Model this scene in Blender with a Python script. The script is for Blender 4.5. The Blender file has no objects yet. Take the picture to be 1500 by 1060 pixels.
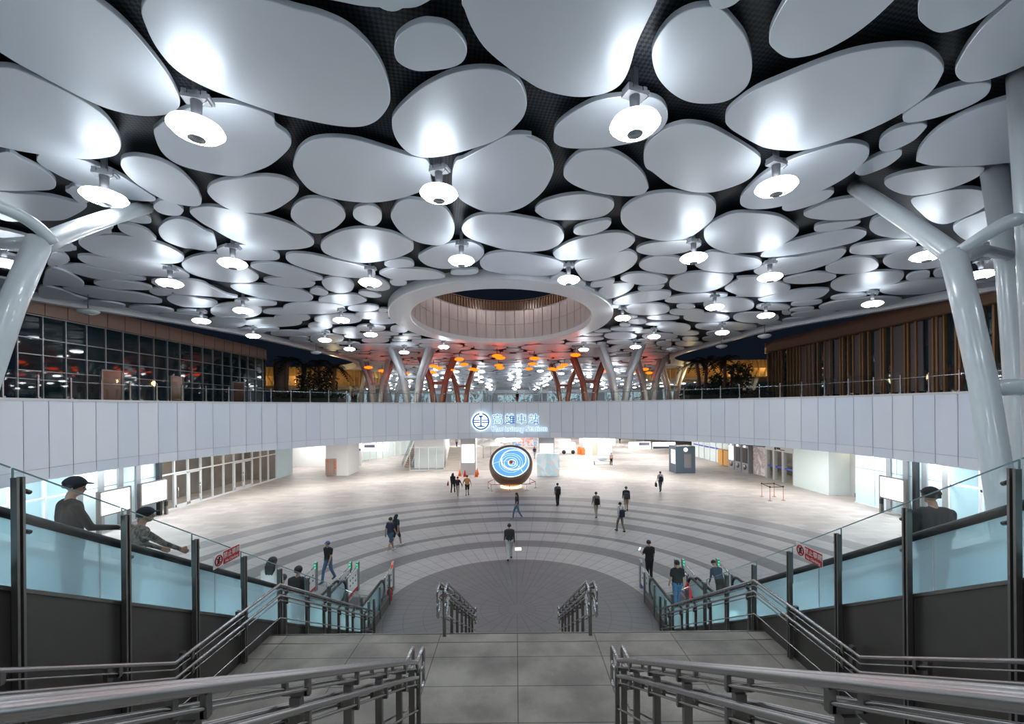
import bpy, bmesh, math, random
import numpy as np
from mathutils import Vector, Matrix
random.seed(7); rng = np.random.default_rng(7)
scene = bpy.context.scene
COL = scene.collection
PI = math.pi
# ------------------------------------------------------------------ survey of the photograph
F, CX, HY, EYE, ROLL = 620.0, 755.0, 597.0, 7.2, 0.0087
H = EYE + 7.0            # underside of the canopy discs
UP = EYE + 0.6           # upper floor level
def lev(px, py):
    u, v = px - CX, py - HY
    return u - ROLL * v, v + ROLL * u
def onz(px, py, z):
    "point of the horizontal plane z seen at a photo position"
    u, v = lev(px, py)
    d = (EYE - z) * F / v
    return Vector((u * d / F, d, z))
def ond(px, py, d):
    u, v = lev(px, py)
    return Vector((u * d / F, d, EYE - v * d / F))
def onx(px, py, x):
    u, v = lev(px, py)
    d = x * F / u
    return Vector((x, d, EYE - v * d / F))
def fl(px, py): return onz(px, py, 0.0)
# ------------------------------------------------------------------ materials
def new_mat(name):
    m = bpy.data.materials.new(name); m.use_nodes = True
    nt = m.node_tree; nt.nodes.clear()
    out = nt.nodes.new('ShaderNodeOutputMaterial')
    return m, nt, out
def N(nt, t, **kw):
    n = nt.nodes.new(t)
    for k, v in kw.items():
        if k in n.inputs: n.inputs[k].default_value = v
        else: setattr(n, k, v)
    return n
def rgb(c): return (c[0], c[1], c[2], 1.0)
def pmat(name, col, rough=0.5, metal=0.0, spec=0.5, noise=0.06, scale=6.0, bump=0.0, coat=0.0):
    m, nt, out = new_mat(name)
    p = N(nt, 'ShaderNodeBsdfPrincipled', Roughness=rough, Metallic=metal)
    p.inputs['Specular IOR Level'].default_value = spec
    p.inputs['Coat Weight'].default_value = coat
    tc = N(nt, 'ShaderNodeTexCoord')
    no = N(nt, 'ShaderNodeTexNoise', Scale=scale, Detail=4.0)
    nt.links.new(tc.outputs['Object'], no.inputs['Vector'])
    mr = N(nt, 'ShaderNodeMapRange')
    mr.inputs['To Min'].default_value = 1 - noise; mr.inputs['To Max'].default_value = 1 + noise
    nt.links.new(no.outputs['Fac'], mr.inputs['Value'])
    mx = N(nt, 'ShaderNodeMix', data_type='RGBA', blend_type='MULTIPLY')
    mx.inputs[0].default_value = 1.0
    mx.inputs[6].default_value = rgb(col)
    nt.links.new(mr.outputs[0], mx.inputs[7])
    nt.links.new(mx.outputs[2], p.inputs['Base Color'])
    if bump:
        b = N(nt, 'ShaderNodeBump', Strength=bump)
        nt.links.new(no.outputs['Fac'], b.inputs['Height']); nt.links.new(b.outputs[0], p.inputs['Normal'])
    nt.links.new(p.outputs[0], out.inputs[0])
    return m
def emat(name, col, s):
    m, nt, out = new_mat(name)
    e = N(nt, 'ShaderNodeEmission', Color=rgb(col), Strength=s)
    nt.links.new(e.outputs[0], out.inputs[0])
    return m
def glass(name, tint, refl=0.12, rough=0.02, body=0.0, bodycol=(.5, .7, .75)):
    "thin architectural glass: transparent tint + fresnel mirror (+ a translucent body when frosted)"
    m, nt, out = new_mat(name)
    t = N(nt, 'ShaderNodeBsdfTransparent', Color=rgb(tint))
    g = N(nt, 'ShaderNodeBsdfGlossy', Color=(1, 1, 1, 1), Roughness=rough)
    fr = N(nt, 'ShaderNodeLayerWeight', Blend=.5)
    pw = N(nt, 'ShaderNodeMath', operation='POWER'); pw.inputs[1].default_value = 5.0
    nt.links.new(fr.outputs['Facing'], pw.inputs[0])
    mu = N(nt, 'ShaderNodeMath', operation='MULTIPLY_ADD'); mu.inputs[1].default_value = 0.8; mu.inputs[2].default_value = refl * 0.3
    nt.links.new(pw.outputs[0], mu.inputs[0])
    src = t.outputs[0]
    if body > 0:
        tr = N(nt, 'ShaderNodeBsdfTranslucent', Color=rgb(bodycol))
        df = N(nt, 'ShaderNodeBsdfDiffuse', Color=rgb(bodycol))
        ad = N(nt, 'ShaderNodeMixShader'); ad.inputs[0].default_value = 0.5
        nt.links.new(tr.outputs[0], ad.inputs[1]); nt.links.new(df.outputs[0], ad.inputs[2])
        m2 = N(nt, 'ShaderNodeMixShader'); m2.inputs[0].default_value = body
        nt.links.new(t.outputs[0], m2.inputs[1]); nt.links.new(ad.outputs[0], m2.inputs[2])
        src = m2.outputs[0]
    mx = N(nt, 'ShaderNodeMixShader')
    nt.links.new(mu.outputs[0], mx.inputs[0]); nt.links.new(src, mx.inputs[1]); nt.links.new(g.outputs[0], mx.inputs[2])
    nt.links.new(mx.outputs[0], out.inputs[0])
    return m
M = {}
M['lamp'] = emat('lamp glow', (0.88, 0.95, 1.0), 26.0)
M['lamp_top'] = emat('lamp upper glow', (0.88, 0.95, 1.0), 6.0)
M['lamp_far'] = emat('far lamp glow', (0.95, 0.98, 1.0), 12.0)
M['lantern'] = emat('orange lantern glow', (1.0, 0.075, 0.003), 4.0)
M['lantern_red'] = emat('red lantern glow', (1.0, 0.06, 0.01), 2.6)
M['lamp_off'] = pmat('unlit lamp shell', (.62, .66, .68), .35)
M['lens'] = pmat('lamp lens', (.36, .38, .41), .25, .5)
M['bracket'] = pmat('galvanised bracket', (.30, .31, .33), .4, .6)
M['stem'] = pmat('lamp stem', (.13, .135, .15), .4, .6)
M['void'] = pmat('ceiling void', (.008, .010, .016), .8, noise=.3, scale=2)
M['white_rim'] = pmat('white rim', (.74, .76, .8), .35, .15)
M['col_paint'] = pmat('pale grey paint', (.56, .60, .63), .3, .05, coat=.3, noise=.04)
M['col_brown'] = pmat('copper brown paint', (.36, .19, .14), .45, .05)
M['concrete'] = pmat('concrete', (.30, .28, .265), .85, noise=.14, scale=5, bump=.05)
M['steel'] = pmat('brushed steel', (.47, .47, .48), .25, 1.0, noise=.02, scale=20)
M['dark_steel'] = pmat('dark steel', (.22, .21, .20), .32, .8, noise=.1)
M['clad'] = pmat('bronze cladding', (.115, .108, .10), .36, .6, noise=.12, scale=3)
M['rubber'] = pmat('black rubber', (.012, .013, .015), .4)
M['step'] = pmat('escalator step metal', (.16, .17, .18), .45, .7)
M['skirt'] = pmat('escalator skirt', (.30, .33, .34), .3, .8)
M['glass'] = glass('clear glass', (.90, .95, .955))
M['glass_rail'] = glass('railing glass', (.80, .88, .89), refl=.2)
M['glass_frost'] = glass('pale blue balustrade glass', (.66, .79, .83), rough=.15, body=.45, bodycol=(.78, .89, .92))
M['glass_mint'] = glass('pale green balustrade glass', (.60, .80, .78), rough=.15, body=.40, bodycol=(.50, .72, .69))
M['white_wall'] = pmat('white wall', (.78, .79, .80), .5, noise=.02)
M['mint_wall'] = pmat('pale mint wall panel', (.66, .76, .76), .25, noise=.03)
M['blue_wall'] = pmat('pale blue wall panel', (.55, .69, .74), .2, noise=.04)
M['grey_wall'] = pmat('grey stone cladding', (.55, .56, .57), .5, noise=.05)
M['frame_white'] = pmat('white window frame', (.66, .68, .69), .4, .2)
M['frame_grey'] = pmat('grey mullion', (.34, .36, .37), .35, .6)
M['store_back'] = pmat('dim shop interior', (.20, .175, .155), .7, noise=.5, scale=.8)
M['white_glow'] = emat('lit white poster', (.97, .98, 1.0), 1.6)
M['tan'] = pmat('tan fascia', (.36, .235, .175), .45, .2)
M['bronze'] = pmat('bronze fin', (.29, .165, .075), .38, .4, noise=.2, scale=1.5)
M['brown_panel'] = pmat('brown fascia', (.19, .105, .065), .4, .4)
M['dark_glass'] = pmat('dark window glass', (.008, .026, .032), .03, 0, .5, noise=.1)
M['gold'] = pmat('golden slats', (.62, .38, .14), .4, .5, noise=.25, scale=1.2)
M['leaf'] = pmat('dark palm leaf', (.018, .028, .018), .6, noise=.5)
M['trunk'] = pmat('palm trunk', (.13, .07, .04), .8, noise=.4, scale=12)
M['red'] = pmat('red', (.50, .015, .02), .5)
M['orange'] = pmat('orange', (.85, .16, .03), .5)
M['white'] = pmat('white', (.78, .78, .78), .5)
M['black'] = pmat('black', (.012, .012, .014), .5)
M['blue'] = pmat('blue', (.05, .12, .45), .5)
M['navy_kiosk'] = pmat('slate blue kiosk', (.075, .11, .15), .4, .2)
M['tape_blue'] = pmat('blue window stripe', (.06, .10, .50), .5)
M['green_led'] = emat('green light', (.1, 1.0, .5), .7)
M['red_led'] = emat('red light', (1.0, .08, .04), .9)
M['bowl'] = pmat('bronze bowl', (.24, .145, .10), .45, .2)
M['bamboo'] = pmat('ochre locker', (.58, .30, .07), .5)
M['skin'] = pmat('skin', (.42, .245, .175), .5)
M['hair'] = pmat('black hair', (.010, .009, .009), .45)
M['copper_post'] = pmat('copper stanchion', (.42, .22, .15), .35, .7)
# satin aluminium disc: soft brushed mirror
def disc_mat():
    m, nt, out = new_mat('satin white ceiling disc')
    p = N(nt, 'ShaderNodeBsdfPrincipled', Roughness=.34, Metallic=.28)
    oi = N(nt, 'ShaderNodeObjectInfo'); tc = N(nt, 'ShaderNodeTexCoord')
    mp = N(nt, 'ShaderNodeMapping'); mp.inputs['Scale'].default_value = (6.0, .5, 1)
    no = N(nt, 'ShaderNodeTexNoise', Scale=1.2, Detail=6.0)
    nt.links.new(tc.outputs['Object'], mp.inputs[0]); nt.links.new(mp.outputs[0], no.inputs['Vector'])
    mr = N(nt, 'ShaderNodeMapRange'); mr.inputs['To Min'].default_value = .33; mr.inputs['To Max'].default_value = .41
    nt.links.new(no.outputs['Fac'], mr.inputs['Value']); nt.links.new(mr.outputs[0], p.inputs['Roughness'])
    cr = N(nt, 'ShaderNodeMix', data_type='RGBA')
    cr.inputs[6].default_value = (.68, .74, .825, 1); cr.inputs[7].default_value = (.75, .795, .86, 1)
    nt.links.new(oi.outputs['Random'], cr.inputs[0]); nt.links.new(cr.outputs[2], p.inputs['Base Color'])
    nt.links.new(p.outputs[0], out.inputs[0])
    return m
M['disc'] = disc_mat()
def band_mat():
    m, nt, out = new_mat('white band panels')
    p = N(nt, 'ShaderNodeBsdfPrincipled', Roughness=.38)
    g = N(nt, 'ShaderNodeNewGeometry')
    cr = N(nt, 'ShaderNodeMix', data_type='RGBA')
    cr.inputs[6].default_value = (.75, .82, .93, 1); cr.inputs[7].default_value = (.86, .91, .97, 1)
    nt.links.new(g.outputs['Random Per Island'], cr.inputs[0]); nt.links.new(cr.outputs[2], p.inputs['Base Color'])
    nt.links.new(p.outputs[0], out.inputs[0])
    return m
M['band'] = band_mat()
def multi_mat(name, cols, scale=2.0, rough=.5, emit=0.0, kind='noise'):
    m, nt, out = new_mat(name)
    p = N(nt, 'ShaderNodeBsdfPrincipled', Roughness=rough)
    tc = N(nt, 'ShaderNodeTexCoord')
    if kind == 'voronoi':
        no = N(nt, 'ShaderNodeTexVoronoi', Scale=scale); o = no.outputs['Color']
    elif kind == 'wave':
        no = N(nt, 'ShaderNodeTexWave', Scale=scale, Distortion=9.0, Detail=3.0); o = no.outputs['Fac']
    else:
        no = N(nt, 'ShaderNodeTexNoise', Scale=scale, Detail=5.0, Distortion=1.5); o = no.outputs['Fac']
    nt.links.new(tc.outputs['Object'], no.inputs['Vector'])
    cr = N(nt, 'ShaderNodeValToRGB'); e = cr.color_ramp.elements
    lo, hi = (.3, .7) if kind == 'noise' else (0, 1)
    for i, c in enumerate(cols):
        pos = lo + (hi - lo) * i / (len(cols) - 1)
        if i < 2: e[i].position = pos; e[i].color = rgb(c)
        else: q = e.new(pos); q.color = rgb(c)
    nt.links.new(o, cr.inputs[0]); nt.links.new(cr.outputs[0], p.inputs['Base Color'])
    if emit:
        nt.links.new(cr.outputs[0], p.inputs['Emission Color']); p.inputs['Emission Strength'].default_value = emit
    nt.links.new(p.outputs[0], out.inputs[0])
    return m
M['art'] = multi_mat('pastel wave artwork', [(.35, .62, .76), (.88, .92, .92), (.50, .74, .84), (.92, .66, .52), (.75, .86, .9)], .42, emit=.25)  # slight emission brightens the panel front, which is no light source
M['mural'] = multi_mat('pale mural', [(.75, .75, .77), (.80, .78, .78), (.45, .40, .42), (.78, .60, .55), (.30, .29, .32)], .9)
M['map'] = multi_mat('backlit map', [(.9, .95, 1), (1, 1, 1), (.75, .85, .95), (1, 1, 1)], 2.5, emit=.75)
M['fest'] = multi_mat('festival banner', [(.9, .9, .92), (.85, .25, .2), (.92, .92, .95), (.1, .35, .75), (.9, .9, .9)], .8)
M['camo'] = multi_mat('camouflage shirt', [(.16, .15, .12), (.045, .045, .042), (.22, .20, .17), (.03, .03, .03)], 9.0, .8)
def floor_mat():
    m, nt, out = new_mat('plaza paving')
    L = nt.links.new
    p = N(nt, 'ShaderNodeBsdfPrincipled', Roughness=.5)
    g = N(nt, 'ShaderNodeNewGeometry')
    sub = N(nt, 'ShaderNodeVectorMath', operation='SUBTRACT'); sub.inputs[1].default_value = (0, 15.18, 0)
    L(g.outputs['Position'], sub.inputs[0])
    ln = N(nt, 'ShaderNodeVectorMath', operation='LENGTH'); L(sub.outputs[0], ln.inputs[0])
    r = ln.outputs['Value']
    dv = N(nt, 'ShaderNodeMath', operation='DIVIDE'); dv.inputs[1].default_value = 20.0; L(r, dv.inputs[0])
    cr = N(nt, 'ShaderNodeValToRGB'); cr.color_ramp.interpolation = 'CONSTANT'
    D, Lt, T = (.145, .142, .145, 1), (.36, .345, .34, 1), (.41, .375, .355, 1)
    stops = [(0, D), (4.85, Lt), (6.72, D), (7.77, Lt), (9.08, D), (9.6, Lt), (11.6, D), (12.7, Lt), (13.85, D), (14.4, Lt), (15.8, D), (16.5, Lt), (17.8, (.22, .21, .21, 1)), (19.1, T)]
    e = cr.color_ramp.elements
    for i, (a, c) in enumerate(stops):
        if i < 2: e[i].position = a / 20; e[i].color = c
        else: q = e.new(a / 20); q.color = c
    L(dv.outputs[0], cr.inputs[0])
    # angle + ring tiles
    sx = N(nt, 'ShaderNodeSeparateXYZ'); L(sub.outputs[0], sx.inputs[0])
    at = N(nt, 'ShaderNodeMath', operation='ARCTAN2'); L(sx.outputs[0], at.inputs[0]); L(sx.outputs[1], at.inputs[1])
    # number of sectors doubles outwards
    def joint(n):
        a = N(nt, 'ShaderNodeMath', operation='MULTIPLY'); a.inputs[1].default_value = n / (2 * PI); L(at.outputs[0], a.inputs[0])
        f = N(nt, 'ShaderNodeMath', operation='PINGPONG'); f.inputs[1].default_value = .5; L(a.outputs[0], f.inputs[0])
        w = N(nt, 'ShaderNodeMath', operation='MULTIPLY'); L(f.outputs[0], w.inputs[0])
        w2 = N(nt, 'ShaderNodeMath', operation='MULTIPLY'); w2.inputs[1].default_value = 2 * PI / n; L(r, w2.inputs[0])
        L(w2.outputs[0], w.inputs[1])      # arc distance to nearest joint
        lt = N(nt, 'ShaderNodeMath', operation='LESS_THAN'); lt.inputs[1].default_value = .018; L(w.outputs[0], lt.inputs[0])
        return lt.outputs[0]
    j1, j2 = joint(24.0), joint(72.0)
    gt = N(nt, 'ShaderNodeMath', operation='GREATER_THAN'); gt.inputs[1].default_value = 2.0; L(r, gt.inputs[0])
    j2g = N(nt, 'ShaderNodeMath', operation='MULTIPLY'); L(j2, j2g.inputs[0]); L(gt.outputs[0], j2g.inputs[1])
    g3 = N(nt, 'ShaderNodeMath', operation='GREATER_THAN'); g3.inputs[1].default_value = .31; L(r, g3.inputs[0])
    j1g = N(nt, 'ShaderNodeMath', operation='MULTIPLY'); L(j1, j1g.inputs[0]); L(g3.outputs[0], j1g.inputs[1])
    jm = N(nt, 'ShaderNodeMath', operation='MAXIMUM'); L(j1g.outputs[0], jm.inputs[0]); L(j2g.outputs[0], jm.inputs[1])
    rr = N(nt, 'ShaderNodeMath', operation='PINGPONG'); rr.inputs[1].default_value = .33; L(r, rr.inputs[0])
    rl = N(nt, 'ShaderNodeMath', operation='LESS_THAN'); rl.inputs[1].default_value = .014; L(rr.outputs[0], rl.inputs[0])
    jm2 = N(nt, 'ShaderNodeMath', operation='MAXIMUM'); L(jm.outputs[0], jm2.inputs[0]); L(rl.outputs[0], jm2.inputs[1])
    # outside the rings: square slabs with tonal variety
    br = N(nt, 'ShaderNodeTexBrick', Scale=1.0)
    br.inputs['Brick Width'].default_value = 1.2; br.inputs['Row Height'].default_value = .6; br.inputs['Mortar Size'].default_value = .012
    br.inputs['Color1'].default_value = (.44, .405, .38, 1); br.inputs['Color2'].default_value = (.34, .31, .295, 1); br.inputs['Mortar'].default_value = (.30, .28, .27, 1)
    L(g.outputs['Position'], br.inputs['Vector'])
    ins = N(nt, 'ShaderNodeMath', operation='LESS_THAN'); ins.inputs[1].default_value = 19.1; L(r, ins.inputs[0])
    mx = N(nt, 'ShaderNodeMix', data_type='RGBA'); L(ins.outputs[0], mx.inputs[0]); L(br.outputs['Color'], mx.inputs[6]); L(cr.outputs[0], mx.inputs[7])
    # slab tone noise + joints
    wn = N(nt, 'ShaderNodeTexNoise', Scale=.9, Detail=6.0); L(g.outputs['Position'], wn.inputs['Vector'])
    mr = N(nt, 'ShaderNodeMapRange'); mr.inputs['To Min'].default_value = .84; mr.inputs['To Max'].default_value = 1.16; L(wn.outputs['Fac'], mr.inputs['Value'])
    m2 = N(nt, 'ShaderNodeMix', data_type='RGBA', blend_type='MULTIPLY'); m2.inputs[0].default_value = 1.0
    L(mx.outputs[2], m2.inputs[6]); L(mr.outputs[0], m2.inputs[7])
    ji = N(nt, 'ShaderNodeMath', operation='MULTIPLY'); L(jm2.outputs[0], ji.inputs[0]); L(ins.outputs[0], ji.inputs[1])
    js = N(nt, 'ShaderNodeMath', operation='MULTIPLY'); js.inputs[1].default_value = .42; L(ji.outputs[0], js.inputs[0])
    m3 = N(nt, 'ShaderNodeMix', data_type='RGBA'); L(js.outputs[0], m3.inputs[0]); L(m2.outputs[2], m3.inputs[6]); m3.inputs[7].default_value = (.05, .05, .055, 1)
    L(m3.outputs[2], p.inputs['Base Color'])
    L(p.outputs[0], out.inputs[0])
    return m
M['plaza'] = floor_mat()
def slab_mat():
    m, nt, out = new_mat('concrete slabs')
    L = nt.links.new
    p = N(nt, 'ShaderNodeBsdfPrincipled', Roughness=.8)
    g = N(nt, 'ShaderNodeNewGeometry')
    mp = N(nt, 'ShaderNodeMapping'); mp.inputs['Location'].default_value = (.0, .37, 0); L(g.outputs['Position'], mp.inputs[0])
    br = N(nt, 'ShaderNodeTexBrick', Scale=1.0, offset=0.0)
    br.inputs['Brick Width'].default_value = 1.44; br.inputs['Row Height'].default_value = .76; br.inputs['Mortar Size'].default_value = .012; br.inputs['Mortar Smooth'].default_value = .6
    br.inputs['Color1'].default_value = (.295, .265, .235, 1); br.inputs['Color2'].default_value = (.25, .23, .205, 1); br.inputs['Mortar'].default_value = (.11, .10, .09, 1)
    L(mp.outputs[0], br.inputs['Vector'])
    n1 = N(nt, 'ShaderNodeTexNoise', Scale=1.6, Detail=7.0); L(g.outputs['Position'], n1.inputs['Vector'])
    n2 = N(nt, 'ShaderNodeTexNoise', Scale=90.0, Detail=2.0); L(g.outputs['Position'], n2.inputs['Vector'])
    mr = N(nt, 'ShaderNodeMapRange'); mr.inputs['From Min'].default_value = .3; mr.inputs['From Max'].default_value = .7; mr.inputs['To Min'].default_value = .62; mr.inputs['To Max'].default_value = 1.18; L(n1.outputs['Fac'], mr.inputs['Value'])
    mr2 = N(nt, 'ShaderNodeMapRange'); mr2.inputs['To Min'].default_value = .8; mr2.inputs['To Max'].default_value = 1.2; L(n2.outputs['Fac'], mr2.inputs['Value'])
    mu = N(nt, 'ShaderNodeMath', operation='MULTIPLY'); L(mr.outputs[0], mu.inputs[0]); L(mr2.outputs[0], mu.inputs[1])
    m2 = N(nt, 'ShaderNodeMix', data_type='RGBA', blend_type='MULTIPLY'); m2.inputs[0].default_value = 1.0
    L(br.outputs['Color'], m2.inputs[6]); L(mu.outputs[0], m2.inputs[7]); L(m2.outputs[2], p.inputs['Base Color'])
    L(p.outputs[0], out.inputs[0])
    return m
M['slab'] = slab_mat()
def mesh_void_mat():
    "dark void behind the discs: fine metal mesh over blackness"
    m, nt, out = new_mat('black wire mesh')
    L = nt.links.new
    p = N(nt, 'ShaderNodeBsdfPrincipled', Roughness=.5, Metallic=.3)
    g = N(nt, 'ShaderNodeNewGeometry')
    mp = N(nt, 'ShaderNodeMapping'); mp.inputs['Rotation'].default_value = (0, 0, .6); L(g.outputs['Position'], mp.inputs[0])
    ch = N(nt, 'ShaderNodeTexChecker', Scale=14.0); L(mp.outputs[0], ch.inputs['Vector'])
    no = N(nt, 'ShaderNodeTexNoise', Scale=.7, Detail=3.0); L(g.outputs['Position'], no.inputs['Vector'])
    mu = N(nt, 'ShaderNodeMath', operation='MULTIPLY'); L(ch.outputs['Fac'], mu.inputs[0]); L(no.outputs['Fac'], mu.inputs[1])
    mx = N(nt, 'ShaderNodeMix', data_type='RGBA'); L(mu.outputs[0], mx.inputs[0])
    mx.inputs[6].default_value = (.006, .008, .013, 1); mx.inputs[7].default_value = (.075, .088, .11, 1)
    L(mx.outputs[2], p.inputs['Base Color']); L(p.outputs[0], out.inputs[0])
    return m
M['mesh'] = mesh_void_mat()
CM = {}
def cloth(col):
    k = tuple(round(c, 3) for c in col)
    if k not in CM: CM[k] = pmat('cloth %d' % len(CM), col, .85, noise=.12, scale=14)
    return CM[k]
# ------------------------------------------------------------------ objects
def tag(o, label=None, cat=None, group=None, kind=None):
    if label: o['label'] = label
    if cat: o['category'] = cat
    if group: o['group'] = group
    if kind: o['kind'] = kind
    return o
def empty(name, loc=(0, 0, 0), rz=0.0, label=None, cat=None, group=None):
    o = bpy.data.objects.new(name, None); COL.objects.link(o)
    o.location = loc; o.rotation_euler = (0, 0, rz); o.empty_display_size = .2
    return tag(o, label, cat, group)
def children(o): return [c for c in bpy.data.objects if c.parent == o]
def copy_tree(o, loc, kids, rz=None, label=None, group=None):
    c = o.copy(); COL.objects.link(c); c.location = loc
    if rz is not None: c.rotation_euler = (0, 0, rz)
    if label: c['label'] = label
    if group: c['group'] = group
    for k in kids:
        q = k.copy(); COL.objects.link(q); q.parent = c
    return c
class MB:
    def __init__(s): s.bm = bmesh.new()
    def face(s, pts, mi=0):
        f = s.bm.faces.new([s.bm.verts.new(p) for p in pts]); f.material_index = mi; return f
    def box(s, c, size, rz=0.0, mi=0, rot=None):
        R = rot if rot is not None else Matrix.Rotation(rz, 3, 'Z')
        hx, hy, hz = [v / 2 for v in size]; c = Vector(c)
        v = [s.bm.verts.new(c + R @ Vector((x, y, z))) for x in (-hx, hx) for y in (-hy, hy) for z in (-hz, hz)]
        for q in ((0, 1, 3, 2), (4, 6, 7, 5), (0, 4, 5, 1), (2, 3, 7, 6), (0, 2, 6, 4), (1, 5, 7, 3)):
            f = s.bm.faces.new([v[i] for i in q]); f.material_index = mi
        return s
    def beam(s, a, b, w, h, mi=0):
        "box of w x h section between two points (h roughly vertical)"
        a, b = Vector(a), Vector(b); d = b - a; L = d.length
        if L < 1e-6: return s
        y = d / L; up = Vector((0, 0, 1)) if abs(y.z) < .99 else Vector((1, 0, 0))
        x = y.cross(up).normalized(); z = x.cross(y)
        R = Matrix((x, y, z)).transposed()
        return s.box((a + b) / 2, (w, L, h), rot=R, mi=mi)
    def tube(s, pts, r, n=10, mi=0, cap=True, close=False):
        pts = [Vector(p) for p in pts]; m = len(pts)
        rs = r if isinstance(r, (list, tuple)) else [r] * m
        rings = []; prev = None
        for i, p in enumerate(pts):
            if close: t = (pts[(i + 1) % m] - pts[i - 1]).normalized()
            elif i == 0: t = (pts[1] - p).normalized()
            elif i == m - 1: t = (p - pts[-2]).normalized()
            else: t = ((pts[i + 1] - p).normalized() + (p - pts[i - 1]).normalized()).normalized()
            if prev is None:
                a = Vector((0, 0, 1)) if abs(t.z) < .9 else Vector((1, 0, 0))
                x = t.cross(a).normalized()
            else:
                x = (prev - t * prev.dot(t)).normalized()
            prev = x; y = t.cross(x)
            sc = 1.0
            if 0 < i < m - 1:
                c = (pts[i + 1] - p).normalized().dot((p - pts[i - 1]).normalized()); sc = 1 / max(.5, math.sqrt((1 + c) / 2))
            rings.append([s.bm.verts.new(p + (x * math.cos(2 * PI * k / n) + y * math.sin(2 * PI * k / n)) * rs[i] * (sc if sc < 1.3 else 1.0)) for k in range(n)])
        for i in range(m if close else m - 1):
            A, B = rings[i], rings[(i + 1) % m]
            for k in range(n):
                f = s.bm.faces.new([A[k], A[(k + 1) % n], B[(k + 1) % n], B[k]]); f.smooth = True; f.material_index = mi
        if cap and not close:
            for ring in (rings[0][::-1], rings[-1]):
                f = s.bm.faces.new(ring); f.material_index = mi
        return s
    def prism(s, outline, z0, z1, mi=0):
        a = [s.bm.verts.new((p[0], p[1], z0)) for p in outline]; b = [s.bm.verts.new((p[0], p[1], z1)) for p in outline]
        n = len(a)
        fs = [s.bm.faces.new(a[::-1]), s.bm.faces.new(b)]
        for i in range(n): fs.append(s.bm.faces.new([a[i], a[(i + 1) % n], b[(i + 1) % n], b[i]]))
        for f in fs: f.material_index = mi
        return s
    def yzprism(s, poly, x0, x1, mi=0):
        "polygon of (y,z) extruded along x"
        a = [s.bm.verts.new((x0, p[0], p[1])) for p in poly]; b = [s.bm.verts.new((x1, p[0], p[1])) for p in poly]
        n = len(a)
        fs = [s.bm.faces.new(a[::-1]), s.bm.faces.new(b)]
        for i in range(n): fs.append(s.bm.faces.new([a[i], a[(i + 1) % n], b[(i + 1) % n], b[i]]))
        for f in fs: f.material_index = mi
        return s
    def lathe(s, prof, c=(0, 0, 0), n=24, mi=0, R=None, smooth=True):
        c = Vector(c); rings = []
        for r, z in prof:
            if r < 1e-5: v = Vector((0, 0, z)); rings.append([s.bm.verts.new(c + (R @ v if R else v))])
            else:
                ring = []
                for k in range(n):
                    v = Vector((r * math.cos(2 * PI * k / n), r * math.sin(2 * PI * k / n), z)); ring.append(s.bm.verts.new(c + (R @ v if R else v)))
                rings.append(ring)
        for A, B in zip(rings, rings[1:]):
            for k in range(n):
                k2 = (k + 1) % n
                if len(A) == 1 and len(B) == 1: continue
                if len(A) == 1: f = s.bm.faces.new([A[0], B[k2], B[k]])
                elif len(B) == 1: f = s.bm.faces.new([A[k], A[k2], B[0]])
                else: f = s.bm.faces.new([A[k], A[k2], B[k2], B[k]])
                f.smooth = smooth; f.material_index = mi
        for ring, rev in ((rings[0], True), (rings[-1], False)):
            if len(ring) > 2: f = s.bm.faces.new(ring[::-1] if rev else ring); f.material_index = mi
        return s
    def ball(s, c, r, n=12, mi=0, sc=(1, 1, 1), R=None):
        c = Vector(c); m = max(6, n // 2)
        prof = [(math.sin(PI * i / m), -math.cos(PI * i / m)) for i in range(m + 1)]
        b0 = len(s.bm.verts); s.bm.verts.ensure_lookup_table()
        s.lathe([(max(0, a) if 0 < i < m else 0, b) for i, (a, b) in enumerate(prof)], n=n, mi=mi)
        s.bm.verts.ensure_lookup_table()
        for v in s.bm.verts[b0:]:
            q = Vector((v.co.x * r * sc[0], v.co.y * r * sc[1], v.co.z * r * sc[2])); v.co = c + (R @ q if R else q)
        return s
    def build(s, name, mats, parent=None, world=True, label=None, smooth=None):
        bmesh.ops.recalc_face_normals(s.bm, faces=s.bm.faces)
        me = bpy.data.meshes.new(name); s.bm.to_mesh(me); s.bm.free()
        if not isinstance(mats, (list, tuple)): mats = [mats]
        for m in mats: me.materials.append(M[m] if isinstance(m, str) else m)
        o = bpy.data.objects.new(name, me); COL.objects.link(o)
        if parent:
            o.parent = parent
            if world:
                L = Vector(parent.location); p = parent
                while p.parent: p = p.parent; L += Vector(p.location)
                me.transform(Matrix.Translation(-L))
        if label: o['label'] = label
        return o
def centre(o):
    "put the origin of a top-level mesh at the bottom centre of its box"
    me = o.data; xs = [v.co for v in me.vertices]
    lo = Vector([min(v[i] for v in xs) for i in range(3)]); hi = Vector([max(v[i] for v in xs) for i in range(3)])
    c = Vector(((lo.x + hi.x) / 2, (lo.y + hi.y) / 2, lo.z)); me.transform(Matrix.Translation(-c)); o.location = c
    return o
def crom(pts, k=5):
    "closed Catmull-Rom spline"
    P = [np.array(p, float) for p in pts]; n = len(P); out = []
    for i in range(n):
        p0, p1, p2, p3 = P[i - 1], P[i], P[(i + 1) % n], P[(i + 2) % n]
        for j in range(k):
            t = j / k
            out.append(.5 * ((2 * p1) + (-p0 + p2) * t + (2 * p0 - 5 * p1 + 4 * p2 - p3) * t * t + (-p0 + 3 * p1 - 3 * p2 + p3) * t ** 3))
    return out
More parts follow.
